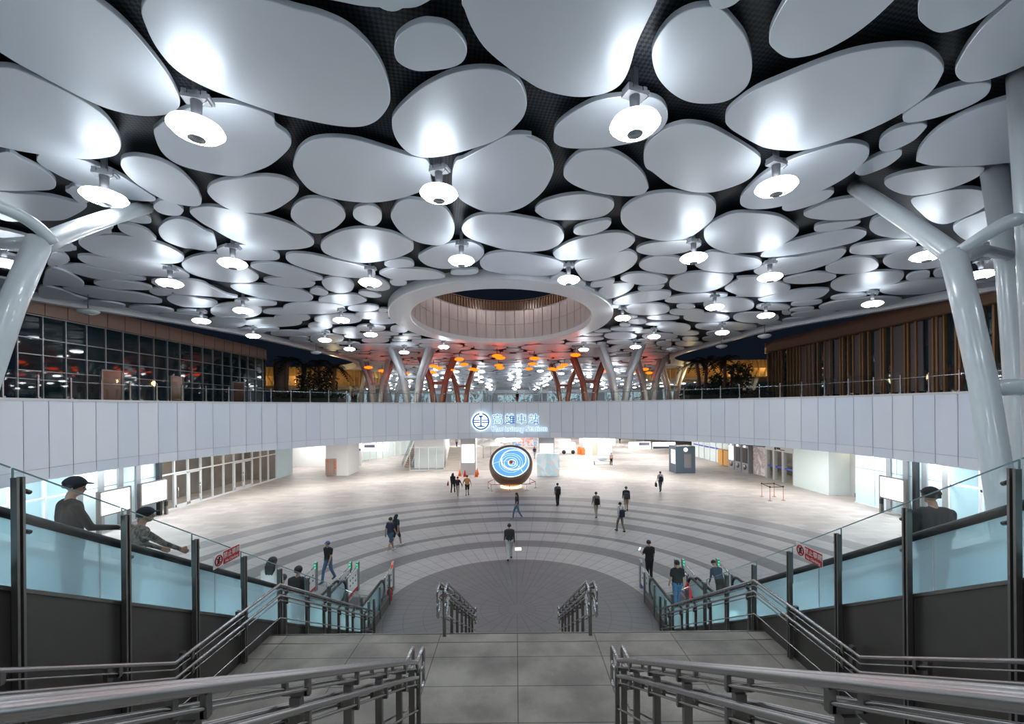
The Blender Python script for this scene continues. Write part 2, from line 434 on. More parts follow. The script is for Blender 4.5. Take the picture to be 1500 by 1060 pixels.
def text_mesh(name, body, size, mat, loc, rot, parent=None, extrude=.02, offset=0.0, align='CENTER'):
    cu = bpy.data.curves.new(name, 'FONT'); cu.body = body; cu.size = size; cu.extrude = extrude; cu.offset = offset
    cu.align_x = align; cu.align_y = 'CENTER'
    t = bpy.data.objects.new(name, cu); COL.objects.link(t)
    bpy.context.view_layer.update()
    me = bpy.data.meshes.new_from_object(t.evaluated_get(bpy.context.evaluated_depsgraph_get()))
    bpy.data.objects.remove(t); bpy.data.curves.remove(cu)
    me.materials.clear(); me.materials.append(M[mat] if isinstance(mat, str) else mat)
    o = bpy.data.objects.new(name, me); COL.objects.link(o); o.location = loc; o.rotation_euler = rot
    if parent: o.parent = parent
    return o
ORD = ['', 'first', 'second', 'third', 'fourth', 'fifth', 'sixth', 'seventh', 'eighth', 'ninth', 'tenth', 'eleventh', 'twelfth', 'thirteenth', 'fourteenth', 'fifteenth', 'sixteenth', 'seventeenth', 'eighteenth', 'nineteenth', 'twentieth',
       'twenty-first', 'twenty-second', 'twenty-third', 'twenty-fourth', 'twenty-fifth', 'twenty-sixth', 'twenty-seventh', 'twenty-eighth', 'twenty-ninth', 'thirtieth']
def proj(P):
    d = P[1]; u, v = P[0] * F / d, (EYE - P[2]) * F / d
    return CX + u + ROLL * v, HY + v - ROLL * u
# ------------------------------------------------------------------ camera
cam = bpy.data.cameras.new('Camera'); co = bpy.data.objects.new('Camera', cam); COL.objects.link(co)
cam.sensor_width = 36; cam.lens = F / 1500 * 36; cam.shift_x = (750 - CX) / 1500; cam.shift_y = (HY - 530) / 1500
cam.clip_start = .05; cam.clip_end = 600
co.matrix_world = Matrix.Translation((0, 0, EYE)) @ (Matrix.Rotation(PI / 2, 4, 'X') @ Matrix.Rotation(-ROLL, 4, 'Z'))
scene.camera = co
scene.view_settings.view_transform = 'Standard'; scene.view_settings.look = 'None'
scene.view_settings.gamma = 1; scene.view_settings.use_curve_mapping = False; scene.view_settings.exposure = 0.5
scene.cycles.use_denoising = True
scene.cycles.max_bounces = 8; scene.cycles.transparent_max_bounces = 16
scene.cycles.sample_clamp_indirect = 4.0
w = bpy.data.worlds.new('night sky'); scene.world = w; w.use_nodes = True
w.node_tree.nodes['Background'].inputs[0].default_value = (.012, .02, .036, 1); w.node_tree.nodes['Background'].inputs[1].default_value = .25
# ================================================================== canopy of white discs
CROP = {'A': (0, 0, 3.75), 'B': (380, 0, 3.75), 'C': (740, 0, 3.75), 'D': (1100, 0, 3.75), 'E': (0, 240, 5), 'F': (280, 240, 5), 'G': (560, 240, 5),
        'H': (800, 240, 5), 'I': (1080, 200, 3.5714), 'J': (300, 400, 5), 'K': (860, 400, 5)}
TR = '''A540,0 700,130 860,310 960,450 1005,560 990,610 930,640 800,648 640,620 480,560 200,415 0,300 -250,120 -350,-100 -150,-260 250,-200
A755,30 780,150 850,280 950,390 1100,480 1300,560 1500,630 B200,660 400,700 550,710 650,680 720,600 733,520 700,390 620,260 500,150 350,80 200,40 0,-20 -300,-80 -560,-75
A0,368 200,430 430,540 580,640 660,740 683,810 660,860 600,880 480,888 250,865 0,818 -250,740 -380,600 -250,430
A830,740 850,700 930,640 1050,590 1180,568 1350,590 1500,645 B100,700 165,750 188,800 150,860 60,930 A1365,970 1300,985 1150,965 980,920 880,850
A0,845 130,890 250,950 310,1000 E430,180 400,210 300,218 0,215 -200,190 -300,100
A183,885 215,853 350,868 500,908 E850,85 1000,170 1120,250 1155,285 1120,300 950,285 700,220 500,145 350,70 270,20
A650,885 670,860 750,852 880,880 1000,945 1090,1035 E1480,240 1490,280 1460,315 1350,310 1200,270 1020,170 920,90 870,20
F105,190 140,150 250,115 480,93 620,97 720,125 790,170 798,205 760,260 660,330 560,365 450,370 300,350 180,290 115,230
E485,200 510,170 560,165 640,200 700,270 600,305 530,260
E-100,222 100,222 350,245 520,285 650,325 500,420 300,430 0,420
E1108,330 1130,295 1200,275 1290,300 1350,345 1358,370 1320,398 1230,395 1150,370
E880,420 1000,370 1080,390 1120,425 1115,455 1040,458 940,440
E848,450 880,435 980,450 1090,490 1150,545 1150,565 1080,562 950,530 870,490
E600,535 700,480 800,442 835,455 830,480 770,515 680,535
E1145,500 1170,450 1230,415 1310,405 1400,430 1500,490 F170,520 197,600 185,635 130,648 0,630 E1330,620 1200,570
E560,580 600,545 720,530 850,528 1050,555 1230,610 1340,670 1360,705 1320,735 1200,743 950,720 720,680 600,625
E555,695 590,680 700,685 950,720 1200,747 1340,790 1397,830 1370,847 1200,840 1000,825 800,790 620,740
E412,765 440,750 600,755 800,792 1000,835 1075,855 1060,867 900,865 700,855 520,810
E340,770 450,775 560,830 620,870 622,895 580,905 400,890 310,880
E370,660 450,655 500,685 517,710 480,740 350,747
E400,640 450,590 500,585 545,615 545,640 500,650
E680,885 700,865 800,858 950,870 1080,895 1125,915 1100,932 950,930 780,915
E457,920 480,907 650,910 850,936 1050,965 1170,1000 1195,1015 1170,1030 1000,1025 750,1000 600,970
E1085,945 1110,925 1180,922 1250,945 1268,960 1240,975 1150,975
E1100,870 1130,848 1250,850 1400,850 1500,870 F150,900 270,955 350,975 300,985 100,970 0,962 E1300,955 1170,905
E1213,985 1260,962 1400,973 F50,985 150,1000 200,1020 190,1040 120,1055 E1350,1050 1250,1020
E290,900 450,925 560,970 650,1000 550,1000 300,985
F-25,350 100,318 250,335 450,375 650,420 800,480 890,550 912,590 880,620 780,638 600,642 450,620 300,570 150,490 40,425
F175,650 210,620 350,602 500,612 620,650 660,690 640,715 550,722 350,715 220,690
E1320,750 1380,700 1480,675 F150,670 250,690 400,760 480,810 505,845 470,875 380,885 200,872 0,820
F425,750 450,730 560,725 700,745 870,800 960,835 970,850 930,857 800,855 600,820 480,780
F718,360 750,300 820,260 900,250 1000,265 1090,310 1140,370 1130,420 1060,480 960,515 880,510 790,460 730,410
F1172,365 1200,325 1280,305 1350,318 1400,360 1408,410 1380,450 1330,467 1260,450 1190,410
F682,690 720,662 850,665 1000,695 1200,740 1320,775 1357,805 1340,840 1220,845 1050,830 850,785 720,735
F523,865 560,845 680,840 830,855 910,875 912,895 870,915 760,918 620,900
F280,910 310,888 450,890 650,905 800,930 890,975 898,1000 860,1015 700,1018 500,990 350,950
F313,1010 350,990 480,988 600,1008 635,1025 600,1040 420,1040
F862,940 890,912 940,908 1000,935 1010,955 970,970 900,960
F950,880 970,845 1050,830 1130,840 1190,875 1200,905 1170,940 1090,953 1000,930
F927,1000 980,970 1100,958 1220,965 1290,1000 1270,1020 1150,1045 1030,1045 950,1030
F1222,885 1250,850 1340,835 1430,870 1463,910 1450,930 1390,942 1300,932
F1217,955 1250,940 1340,948 1395,970 1395,985 1340,992 1260,980
F940,610 960,560 1050,505 1180,472 1300,470 1420,490 G100,510 220,570 240,610 220,645 120,690 0,715 F1250,728 1100,700 980,660
G52,400 70,330 110,280 190,258 300,270 430,300 500,360 535,430 540,490 510,560 440,600 350,600 230,570 120,500
B1060,905 1120,870 1250,800 1350,750 1430,738 1500,745 C120,750 220,800 265,870 275,950 G1200,200 1100,290 1000,345 880,368 760,365 650,325 560,270 500,180
G570,490 600,430 680,388 800,375 950,385 1150,420 1290,460 1335,510 1338,560 1290,610 1200,645 1060,655 900,640 750,600 620,550
G255,700 290,660 400,610 550,582 650,580 730,615 755,660 735,700 670,745 550,775 430,780 320,755
G705,735 740,690 820,662 950,655 1100,675 1280,715 1345,750 1330,780 1280,820 1150,835 950,830 800,805 730,780
G5,735 50,705 130,693 210,705 242,735 230,755 150,762 50,762
G-28,800 60,768 200,768 350,780 450,810 468,830 430,845 250,855 100,855 0,825
G493,800 520,783 600,778 690,775 712,790 690,812 600,822 510,818
G47,870 80,852 150,855 185,870 180,895 120,902 70,895
C310,960 330,910 400,850 500,832 600,845 700,900 770,970 795,1040 H755,203 720,240 620,257 480,250 320,225 200,180 130,130
G1110,350 1160,300 1280,260 1400,240 1500,238 H380,250 480,275 510,315 490,360 420,405 280,430 120,433 0,425 G1120,380
H190,490 220,460 320,428 430,410 480,415 485,440 450,480 350,520 250,528 200,515
H535,400 550,340 620,280 750,225 900,208 1050,222 1170,232 1240,270 1257,330 1230,410 1140,490 1040,550 900,570 780,560 650,525 560,460
H42,670 70,630 180,570 350,525 500,506 600,518 655,550 655,580 600,625 450,680 250,708 100,712
H205,780 220,730 350,695 500,658 600,642 660,665 677,705 640,760 540,815 400,855 280,862
H650,645 690,610 800,585 950,575 1080,572 1140,590 1140,615 1080,640 1000,665 880,680 780,685 690,670
H672,760 700,720 780,692 880,688 980,700 1030,745 1030,800 950,822 830,815 720,795
H1145,510 1170,460 1260,400 1400,355 I180,405 260,430 320,475 330,495 300,530 220,575 120,605 0,612 H1350,660 1220,620 1160,570
H1080,740 1130,680 1200,645 1320,655 1450,680 I110,640 135,665 110,690 40,705 0,712 H1300,800 1150,785
H537,850 580,815 680,803 800,812 880,835 897,860 860,883 740,895 620,883
H665,920 700,902 800,893 868,890 868,905 830,930 740,943 680,938
H895,890 920,850 1020,812 1150,800 1280,808 1370,825 1375,850 1330,890 1230,935 1100,952 980,945 910,920
H362,980 390,930 450,895 560,880 640,885 645,910 600,950 500,990 400,1005
H483,1020 520,985 650,945 800,928 900,935 923,955 890,985 760,1010 600,1030 520,1033
H318,890 350,868 440,852 500,848 507,870 470,895 380,908 330,905
H240,930 265,908 310,905 355,922 360,938 330,953 275,953
H25,855 60,825 120,810 270,865 297,885 280,908 200,910 80,890
H862,1010 900,985 1050,960 1200,955 1320,960 1335,972 1290,990 1150,1020 1000,1028 900,1025
I0,745 120,742 220,765 283,795 250,825 150,845 0,845 H1400,975 1300,925 1400,858
I5,340 30,290 120,205 250,130 400,75 530,37 620,27 690,45 705,80 680,130 600,200 480,270 330,335 200,375 80,385 20,370
I225,375 250,350 350,308 450,281 510,280 513,300 470,335 380,370 280,395 235,393
I337,415 380,385 480,345 610,322 700,330 760,370 740,405 640,435 500,447 380,437
I392,490 420,468 520,452 640,446 650,458 600,480 500,503 410,508
I115,630 150,600 300,548 480,505 600,489 675,500 680,525 620,560 500,590 350,620 200,638 130,640
I82,720 110,692 200,648 350,633 500,600 565,594 575,615 520,660 400,703 280,730 150,742
I685,470 710,430 780,412 880,450 950,500 930,525 850,535 740,522 695,500
I580,600 620,572 750,548 900,540 945,555 930,585 850,608 700,623 600,618
I755,655 790,625 900,597 1000,585 1070,605 1085,640 1060,685 950,700 820,697 770,680
I455,695 490,670 600,638 700,638 745,665 735,695 660,718 540,725 470,715
I482,790 510,760 620,724 750,710 850,712 880,730 850,765 750,803 620,820 520,815
I740,810 800,785 950,757 1080,752 1130,765 1120,800 1000,828 850,836 760,828
I877,740 910,718 980,707 1015,715 1000,740 930,754 885,753
I1020,715 1050,695 1090,690 1110,710 1080,735 1035,738
I235,755 300,733 420,714 510,722 520,742 460,765 350,776 260,771
I102,855 180,832 350,802 470,800 483,815 430,848 300,867 150,870
D80,240 100,160 180,20 280,-90 500,-200 800,-220 950,-130 830,0 680,140 540,240 380,320 250,350 170,345 95,290
C790,330 820,230 900,130 1000,70 1100,50 1190,60 1270,130 1340,220 1370,330 1365,430 1330,510 1230,580 1120,600 1000,590 900,540 820,450
C1195,660 1220,600 1350,500 1500,430 D400,330 600,270 800,243 950,250 1040,300 1080,360 1070,410 1000,510 850,620 650,720 450,790 300,830 180,835 50,815 C1270,745 1210,700
D895,100 905,20 950,-80 1100,-200 1400,-220 1520,-100 1420,10 1270,120 1130,180 1030,200 960,180 910,140
D1100,410 1150,300 1250,170 1380,50 1550,-80 1750,-100 1800,100 1700,270 1500,380 1380,430 1250,468 1150,468
D815,670 840,630 950,555 1100,490 1250,458 1330,462 1338,495 1300,545 1180,610 1000,670 850,695
D688,820 710,770 800,715 930,684 980,692 975,720 900,790 780,845 710,850
D560,960 580,930 700,867 820,832 845,847 830,880 750,935 620,983 570,980
D893,880 920,810 1020,710 1180,620 1380,548 1600,500 1750,560 1700,750 1550,880 1400,900 1200,918 1000,918 910,900
B1095,0 1110,60 1150,160 1220,270 1330,370 1450,455 C200,510 340,543 450,547 560,525 640,480 690,400 740,250 800,120 855,0 880,-150 700,-300 300,-330 0,-300 -180,-150
C255,760 270,700 350,630 480,560 620,532 780,530 870,560 905,620 900,680 850,740 760,785 620,815 480,830 330,825 265,800
C750,870 770,800 850,730 950,690 1040,685 1150,710 1300,790 1400,860 1415,900 1390,950 H1500,125 1400,175 1250,220 1130,230 1000,210 880,165 760,75 C760,930
C1045,0 1100,30 1180,43 1280,35 1385,0 1420,-60 1300,-110 1100,-90
B320,0 450,45 600,75 750,87 860,80 930,50 985,0 960,-80 750,-150 450,-120
B725,260 740,200 800,145 880,112 950,110 1040,130 1110,185 1150,250 1155,300 1125,355 1050,388 920,405 830,395 755,355 728,310
B715,690 730,630 800,550 900,470 1050,400 1200,374 1330,387 1430,440 1475,520 1480,600 1440,680 1330,770 1170,830 1000,870 880,873 800,840 740,770
B175,900 200,830 270,775 380,757 520,767 680,812 820,857 935,890 G370,120 380,185 300,215 150,265 0,293 F1250,297 1050,270 880,215 780,120 735,40
I760,245 850,205 1000,177 1150,162 1290,164 1305,185 1260,225 1150,272 1000,312 880,320 790,290
I900,345 1000,312 1150,284 1280,287 1330,330 1300,380 1200,430 1080,470 980,440
I1120,490 1250,415 1400,375 1480,405 1450,520 1350,555 1200,558
I1235,660 1290,640 1380,635 1420,655 1380,690 1290,703'''
# far discs: J / K crops, boxes x0,x1,y0,y1 in crop pixels
BOX = {'J': '555,1045,215,305 410,765,264,310 25,435,222,340 495,785,308,363 265,730,337,403 0,320,318,405 240,560,397,432 785,1165,302,380 745,945,367,418 470,755,425,470 660,930,412,470 760,1030,446,515 925,1150,397,450 1035,1290,232,288 1086,1380,288,345 1265,1350,263,297 1195,1420,337,384 1100,1335,375,430 1350,1500,387,440 610,775,466,500 365,455,425,444 1010,1200,445,485 1140,1360,480,518',
       'K': '645,800,229,264 590,870,267,313 835,1240,182,293 260,620,222,316 690,1060,298,368 425,690,314,354 1055,1420,287,368 415,670,359,389 500,770,371,438 775,1260,366,427 290,445,339,381 230,325,372,401 860,1140,423,470 115,375,434,489 390,675,442,489 620,830,427,463 835,1010,472,504 635,860,502,543 690,825,466,499 150,262,233,261 160,420,397,430 1225,1500,232,280 1420,1500,281,314 535,720,541,573 135,350,491,523 500,630,500,540 1240,1440,355,385'}
def parse(line):
    pts = []; c = None
    for tok in line.split():
        if tok[0].isalpha(): c = CROP[tok[0]]; tok = tok[1:]
        a, b = map(float, tok.split(',')); pts.append((c[0] + a / c[2], c[1] + b / c[2]))
    return pts
outl = []
for ln in TR.split('\n'): outl.append(crom([onz(x, y, H)[:2] for x, y in parse(ln)], 6))
for k, s in BOX.items():
    c = CROP[k]
    for q in s.split():
        x0, x1, y0, y1 = map(float, q.split(',')); cx, cy, rx, ry = (x0 + x1) / 2, (y0 + y1) / 2, (x1 - x0) / 2 * .95, (y1 - y0) / 2 * .95
        pts = []
        for i in range(30):
            a = 2 * PI * i / 30; ca, sa = math.cos(a), math.sin(a); e = 2 / 2.3
            pts.append(onz(c[0] + (cx + rx * math.copysign(abs(ca) ** e, ca)) / c[2], c[1] + (cy + ry * math.copysign(abs(sa) ** e, sa)) / c[2], H)[:2])
        outl.append([np.array(p) for p in pts])
N_TR = len(outl)
# canopy outline: rims over the two garden courts, wide hall beyond
rimL = [(-36, -14), (-33, 15), (-29.7, 26), (-28.1, 29.5), (-26.2, 34), (-24.8, 38.7), (-24, 44.3), (-23.4, 50.8), (-23, 58), (-23.6, 64), (-26, 70), (-31, 75), (-40, 78), (-62, 80)]
rimR = [(-x, y) for x, y in rimL]
rimR[2:9] = [(29, 26), (26.8, 31), (24.2, 36.3), (22.9, 41), (22.3, 49), (21.6, 54), (22.0, 60)]
canopy = rimL + [(-62, 172), (62, 172)] + rimR[::-1]
SKC, SKA, SKB = (-1.0, 34.4), 8.6, 11.8
def in_poly(X, Y, poly):
    r = np.zeros(X.shape, bool); n = len(poly)
    for i in range(n):
        x0, y0 = poly[i - 1]; x1, y1 = poly[i]
        c = ((y0 > Y) != (y1 > Y)) & (X < (x1 - x0) * (Y - y0) / (y1 - y0 + 1e-12) + x0); r ^= c
    return r
# pack further discs where the canopy has none yet
GS = .3; WX = 1.3
gx = np.arange(-62, 62, GS); gy = np.arange(-13, 172, GS); X, Y = np.meshgrid(gx, gy); Xw = X / WX
dist = np.full(X.shape, 3.2)
ok = in_poly(X, Y, canopy) & (((X - SKC[0]) / (SKA + .1)) ** 2 + ((Y - SKC[1]) / (SKB + .1)) ** 2 > 1) & ((np.abs(X) < 1.35 * Y) | (Y < 26))
dist[~ok] = -1
def carve(px, py, R=0.0):
    rad = R + 3.3
    i0, i1 = np.searchsorted(gx, [px - rad * WX, px + rad * WX]); j0, j1 = np.searchsorted(gy, [py - rad, py + rad])
    s = np.s_[j0:j1, i0:i1]
    np.minimum(dist[s], np.hypot(Xw[s] - px / WX, Y[s] - py) - R, out=dist[s])
for poly in (canopy,):
    for (x0, y0), (x1, y1) in zip(poly, poly[1:]):
        L = math.hypot(x1 - x0, y1 - y0)
        for t in np.arange(0, L, .8): carve(x0 + (x1 - x0) * t / L, y0 + (y1 - y0) * t / L, .3)
for k in range(220): carve(SKC[0] + SKA * math.cos(2 * PI * k / 220), SKC[1] + SKB * math.sin(2 * PI * k / 220), .2)
for o in outl:
    n = len(o)
    for i in range(n):
        p, q = o[i - 1], o[i]; L = float(np.hypot(*(q - p)))
        for t in np.arange(0, L, .5): carve(*(p + (q - p) * t / L))
    xs = [p[0] for p in o]; ys = [p[1] for p in o]
    i0, i1 = np.searchsorted(gx, [min(xs), max(xs)]); j0, j1 = np.searchsorted(gy, [min(ys), max(ys)])
    s = np.s_[j0:j1, i0:i1]; dist[s][in_poly(X[s], Y[s], [tuple(p) for p in o])] = -1
GAP = .13
for it in range(6000):
    rm = random.choice((2.4, 1.9, 1.5, 1.2, 1.0))
    k = int(np.argmax(np.minimum(dist, rm + GAP) + rng.random(dist.shape) * .25)) if it % 1 == 0 else 0
    j, i = divmod(k, X.shape[1]); r = min(rm, dist[j, i] - GAP)
    if r < .40: break
    x, y = float(X[j, i]), float(Y[j, i])
    if r < (.75 if y < 30 else .55 if y < 46 else .4): dist[j, i] = -1; continue
    carve(x, y, r + .0); dist[j, i] = -1
    i0, i1 = np.searchsorted(gx, [x - r * WX, x + r * WX]); j0, j1 = np.searchsorted(gy, [y - r, y + r]); s = np.s_[j0:j1, i0:i1]
    dist[s][np.hypot(Xw[s] - x / WX, Y[s] - y) < r] = -1
    ph = random.random() * 6.28; am = random.uniform(0, .07)
    outl.append([np.array((x + WX * r * (1 + am * math.cos(2 * a + ph)) * math.cos(a), y + r * (1 + am * math.sin(2 * a + ph)) * math.sin(a))) for a in [2 * PI * q / 24 for q in range(24)]])
def area(o):
    a = np.array(o); return .5 * abs(np.dot(a[:, 0], np.roll(a[:, 1], 1)) - np.dot(a[:, 1], np.roll(a[:, 0], 1)))
def shrink(o, e):
    a = np.array(o); c = a.mean(0); d = a - c; L = np.linalg.norm(d, axis=1, keepdims=True)
    return list(c + d * np.maximum(.4 * L, L - e) / L)
def disc_mesh(mb, o, z, th=.15):
    a = np.array(o); c = a.mean(0); n = len(a)
    def ring(inset, zz):
        d = a - c; L = np.linalg.norm(d, axis=1, keepdims=True)
        q = c + d * np.maximum(.3, (L - inset)) / L
        return [mb.bm.verts.new((p[0], p[1], zz)) for p in q]
    bm = mb.bm
    b0 = ring(.012, z); b1 = ring(0, z + .012); b3 = ring(0, z + th)
    bm.faces.new(b0)
    for A, B in ((b0, b1), (b1, b3)):
        for i in range(n):
            bm.faces.new([A[i], A[(i + 1) % n], B[(i + 1) % n], B[i]])
    bm.faces.new(b3[::-1])
info = []
for i, o in enumerate(outl):
    a = np.array(o); c = a.mean(0)
    px, py = proj((c[0], max(c[1], .5), H)); A = area(o)
    seen = c[1] > 3 and -150 < px < 1650 and -150 < py
    ps = A * (H - EYE) / c[1] ** 3
    info.append((i, c, px, py, A, ps, seen))
order = [t for t in info if t[0] < N_TR] + sorted([t for t in info if t[0] >= N_TR and t[6]], key=lambda t: -t[5])
ind, rest = order[:292], order[292:]
# strips across the photo that single each disc out
STRIP = [(60, 'along the top edge of the photo'), (135, 'just above the two biggest lamps'), (205, 'level with the two biggest lamps'), (255, 'just below the two biggest lamps'), (300, 'level with the lamp left of centre'),
         (345, 'under the mid-size lamps'), (385, 'level with the lamp above the skylight'), (415, 'level with the upper rim of the skylight'), (445, 'level with the dark sky in the skylight'), (475, 'level with the railing inside the skylight'),
         (500, 'level with the lower rim of the skylight'), (9999, 'far off, just past the skylight')]
buck = {}
for t in ind:
    k = next(i for i, s in enumerate(STRIP) if t[3] < s[0]); buck.setdefault(k, []).append(t)
for k, lst in buck.items():
    lst.sort(key=lambda t: t[2])
    for n, t in enumerate(lst):
        i, c, px, py, A, ps, seen = t
        mb = MB(); dz = (i * 7 % 6) * .017
        disc_mesh(mb, shrink(outl[i], .06) if i < N_TR else outl[i], H + dz, .12)
        ob = mb.build('ceiling_disc', 'disc'); centre(ob)
        a = np.array(outl[i]); w_, h_ = np.ptp(a[:, 0]), np.ptp(a[:, 1]); asp = max(w_, h_) / min(w_, h_)
        size = 'huge' if A > 14 else 'large' if A > 7 else 'mid-size' if A > 3 else 'small' if A > 1.2 else 'tiny'
        shp = 'rounded' if asp < 1.3 else 'oval' if asp < 1.9 else 'elongated'
        if k == 11: tag(ob, 'small thin-looking white ceiling disc far off, just past the skylight', 'ceiling disc', 'distant discs past the skylight')
        else:
            nm = ORD[n + 1] if n + 1 < len(ORD) else 'last'
            tag(ob, f'{size} {shp} white disc, {nm} from the left, {STRIP[k][1]}', 'ceiling disc', 'white discs of the canopy')
mb = MB()
near = [t for t in rest if t[1][1] < 34] + [t for t in info if t[0] >= N_TR and not t[6]]; rest = [t for t in rest if t[1][1] >= 34]
for t in rest: disc_mesh(mb, outl[t[0]], H + (t[0] * 7 % 6) * .017, .15)
fd = mb.build('far_ceiling_discs', 'disc'); tag(fd, 'mass of small white discs of the distant hall ceiling', 'ceiling discs', kind='stuff')
mb = MB()
for t in near: disc_mesh(mb, outl[t[0]], H + (t[0] * 7 % 6) * .017, .12)
nd = mb.build('canopy_discs', 'disc'); tag(nd, 'further white canopy discs overhead, mostly outside the edges of the photo', 'ceiling discs', kind='stuff')
print('near', len(near)); print('discs', len(ind), len(rest))
# dark void above the discs, rim strips and the skylight hole
mb = MB(); bm = mb.bm
def ring_faces(mb, outer, inner):
    A = [mb.bm.verts.new(p) for p in outer]; B = [mb.bm.verts.new(p) for p in inner]; n = len(A)
    for i in range(n): mb.bm.faces.new([A[i], A[(i + 1) % n], B[(i + 1) % n], B[i]])
zc = H + .42
hole = [(SKC[0] + SKA * math.cos(a), SKC[1] + SKB * math.sin(a), zc) for a in [2 * PI * k / 96 for k in range(96)]]
def ray_to_box(a, cx, cy, x0, x1, y0, y1):
    dx, dy = math.cos(a), math.sin(a); t = 1e9
    if dx > 1e-9: t = min(t, (x1 - cx) / dx)
    if dx < -1e-9: t = min(t, (x0 - cx) / dx)
    if dy > 1e-9: t = min(t, (y1 - cy) / dy)
    if dy < -1e-9: t = min(t, (y0 - cy) / dy)
    return (cx + dx * t, cy + dy * t, zc)
# collar from the hole to a box inside the canopy neck, then strips left/right following the rims
bx = (-21.0, 20.8, 18.0, 50.0)
outer = [ray_to_box(2 * PI * k / 96, SKC[0], SKC[1], *bx) for k in range(96)]
for cxn, cyn in ((bx[0], bx[2]), (bx[1], bx[2]), (bx[0], bx[3]), (bx[1], bx[3])):
    k = min(range(96), key=lambda k: (outer[k][0] - cxn) ** 2 + (outer[k][1] - cyn) ** 2); outer[k] = (cxn, cyn, zc)
ring_faces(mb, outer, hole)
def rim_x(rim, y):
    for (x0, y0), (x1, y1) in zip(rim, rim[1:]):
        if y0 <= y <= y1: return x0 + (x1 - x0) * (y - y0) / (y1 - y0)
    return rim[-1][0]
def strip(y0, y1, xl0, xr0, xl1, xr1): mb.face([(xl0, y0, zc), (xr0, y0, zc), (xr1, y1, zc), (xl1, y1, zc)])
ys = [-14, -6, 0, 6, 12, 18]
for a, b in zip(ys, ys[1:]): strip(a, b, rim_x(rimL, a), rim_x(rimR, a), rim_x(rimL, b), rim_x(rimR, b))
ys = [18, 22, 26, 29.5, 31, 34, 36.3, 38.7, 41, 44.3, 50]
for a, b in zip(ys, ys[1:]):
    strip(a, b, rim_x(rimL, a), bx[0], rim_x(rimL, b), bx[0]); strip(a, b, bx[1], rim_x(rimR, a), bx[1], rim_x(rimR, b))
ys = [50, 50.8, 54, 58, 60, 64, 70, 75, 78, 80]
for a, b in zip(ys, ys[1:]): strip(a, b, rim_x(rimL, a), rim_x(rimR, a), rim_x(rimL, b), rim_x(rimR, b))
strip(80, 172, -62, 62, -62, 62)
tag(mb.build('ceiling', 'mesh'), kind='structure')
def offset(path, d):
    out = []
    for i, p in enumerate(path):
        a = path[max(0, i - 1)]; b = path[min(len(path) - 1, i + 1)]
        t = Vector((b[0] - a[0], b[1] - a[1])).normalized(); out.append((p[0] - t.y * d, p[1] + t.x * d))
    return out
def smooth_path(path, k=4):
    P = [np.array(p, float) for p in path]; out = []
    for i in range(len(P) - 1):
        p0, p1, p2, p3 = P[max(0, i - 1)], P[i], P[i + 1], P[min(len(P) - 1, i + 2)]
        for j in range(k):
            t = j / k; out.append(tuple(.5 * ((2 * p1) + (-p0 + p2) * t + (2 * p0 - 5 * p1 + 4 * p2 - p3) * t * t + (-p0 + 3 * p1 - 3 * p2 + p3) * t ** 3)))
    out.append(tuple(P[-1])); return out
def wall_strip(mb, path, z0, z1, th, mi=0):
    "closed band standing on a plan path: thickness th to the left of the path"
    o = offset(path, th); n = len(path)
    for i in range(n - 1):
        a, b, c, d = path[i], path[i + 1], o[i + 1], o[i]
        for q in (((*a, z0), (*b, z0), (*b, z1), (*a, z1)), ((*d, z0), (*d, z1), (*c, z1), (*c, z0)), ((*a, z0), (*d, z0), (*c, z0), (*b, z0)), ((*a, z1), (*b, z1), (*c, z1), (*d, z1))):
            f = mb.face(q, mi)
for nm, rim, sgn in (('trim_1', rimL, 1), ('trim_2', rimR, -1)):
    mb = MB(); wall_strip(mb, smooth_path(rim), H - .12, H + .75, sgn * .55); tag(mb.build(nm, 'white_rim'), kind='structure')
# skylight: soffit ring, drum of panels, railing
mb = MB(); n = 96
def ell(a, b, z, c=SKC): return [(c[0] + a * math.cos(2 * PI * k / n), c[1] + b * math.sin(2 * PI * k / n), z) for k in range(n)]
def loft(mb, rings, smooth=True):
    V = [[mb.bm.verts.new(p) for p in r] for r in rings]; m = len(V[0])
    for A, B in zip(V, V[1:]):
        for i in range(m):
            f = mb.bm.faces.new([A[i], A[(i + 1) % m], B[(i + 1) % m], B[i]]); f.smooth = smooth
SC2 = (-1.0, 34.5)
loft(mb, [ell(SKA, SKB, H + .45), ell(SKA, SKB, H - .1), ell(SKA - .06, SKB - .06, H - .16), ell(7.1, 10.2, H - .16, SC2), ell(7.05, 10.15, H - .1, SC2), ell(7.05, 10.15, H + .3, SC2)], False)
sky = empty('skylight', (SKC[0], SKC[1], H - .16), label='round white skylight opening with a railing against the night sky', cat='skylight')
mb.build('soffit_ring', 'white_rim', sky)
pn = pmat('pinkish drum panel', (.60, .545, .545), .35, .25, noise=.04)
mb = MB(); nn = 44
for r_, (z0, z1) in enumerate(((H + .3, H + 1.75), (H + 1.78, H + 3.2))):
    for k in range(nn):
        a0, a1 = 2 * PI * k / nn + .004, 2 * PI * (k + 1) / nn - .004
        P = [(SC2[0] + 7.1 * math.cos(a), SC2[1] + 10.2 * math.sin(a)) for a in (a0, (a0 + a1) / 2, a1)]
        for p, q in zip(P, P[1:]): mb.face([(*p, z0), (*q, z0), (*q, z1), (*p, z1)])
mb.build('drum', pn, sky)
mb = MB(); loft(mb, [ell(7.2, 10.3, H + .2, SC2), ell(7.2, 10.3, H + 3.2, SC2), ell(7.0, 10.1, H + 3.24, SC2), ell(7.0, 10.1, H + 3.2, SC2)]); mb.build('drum_backing', 'grey_wall', sky)
mb = MB()
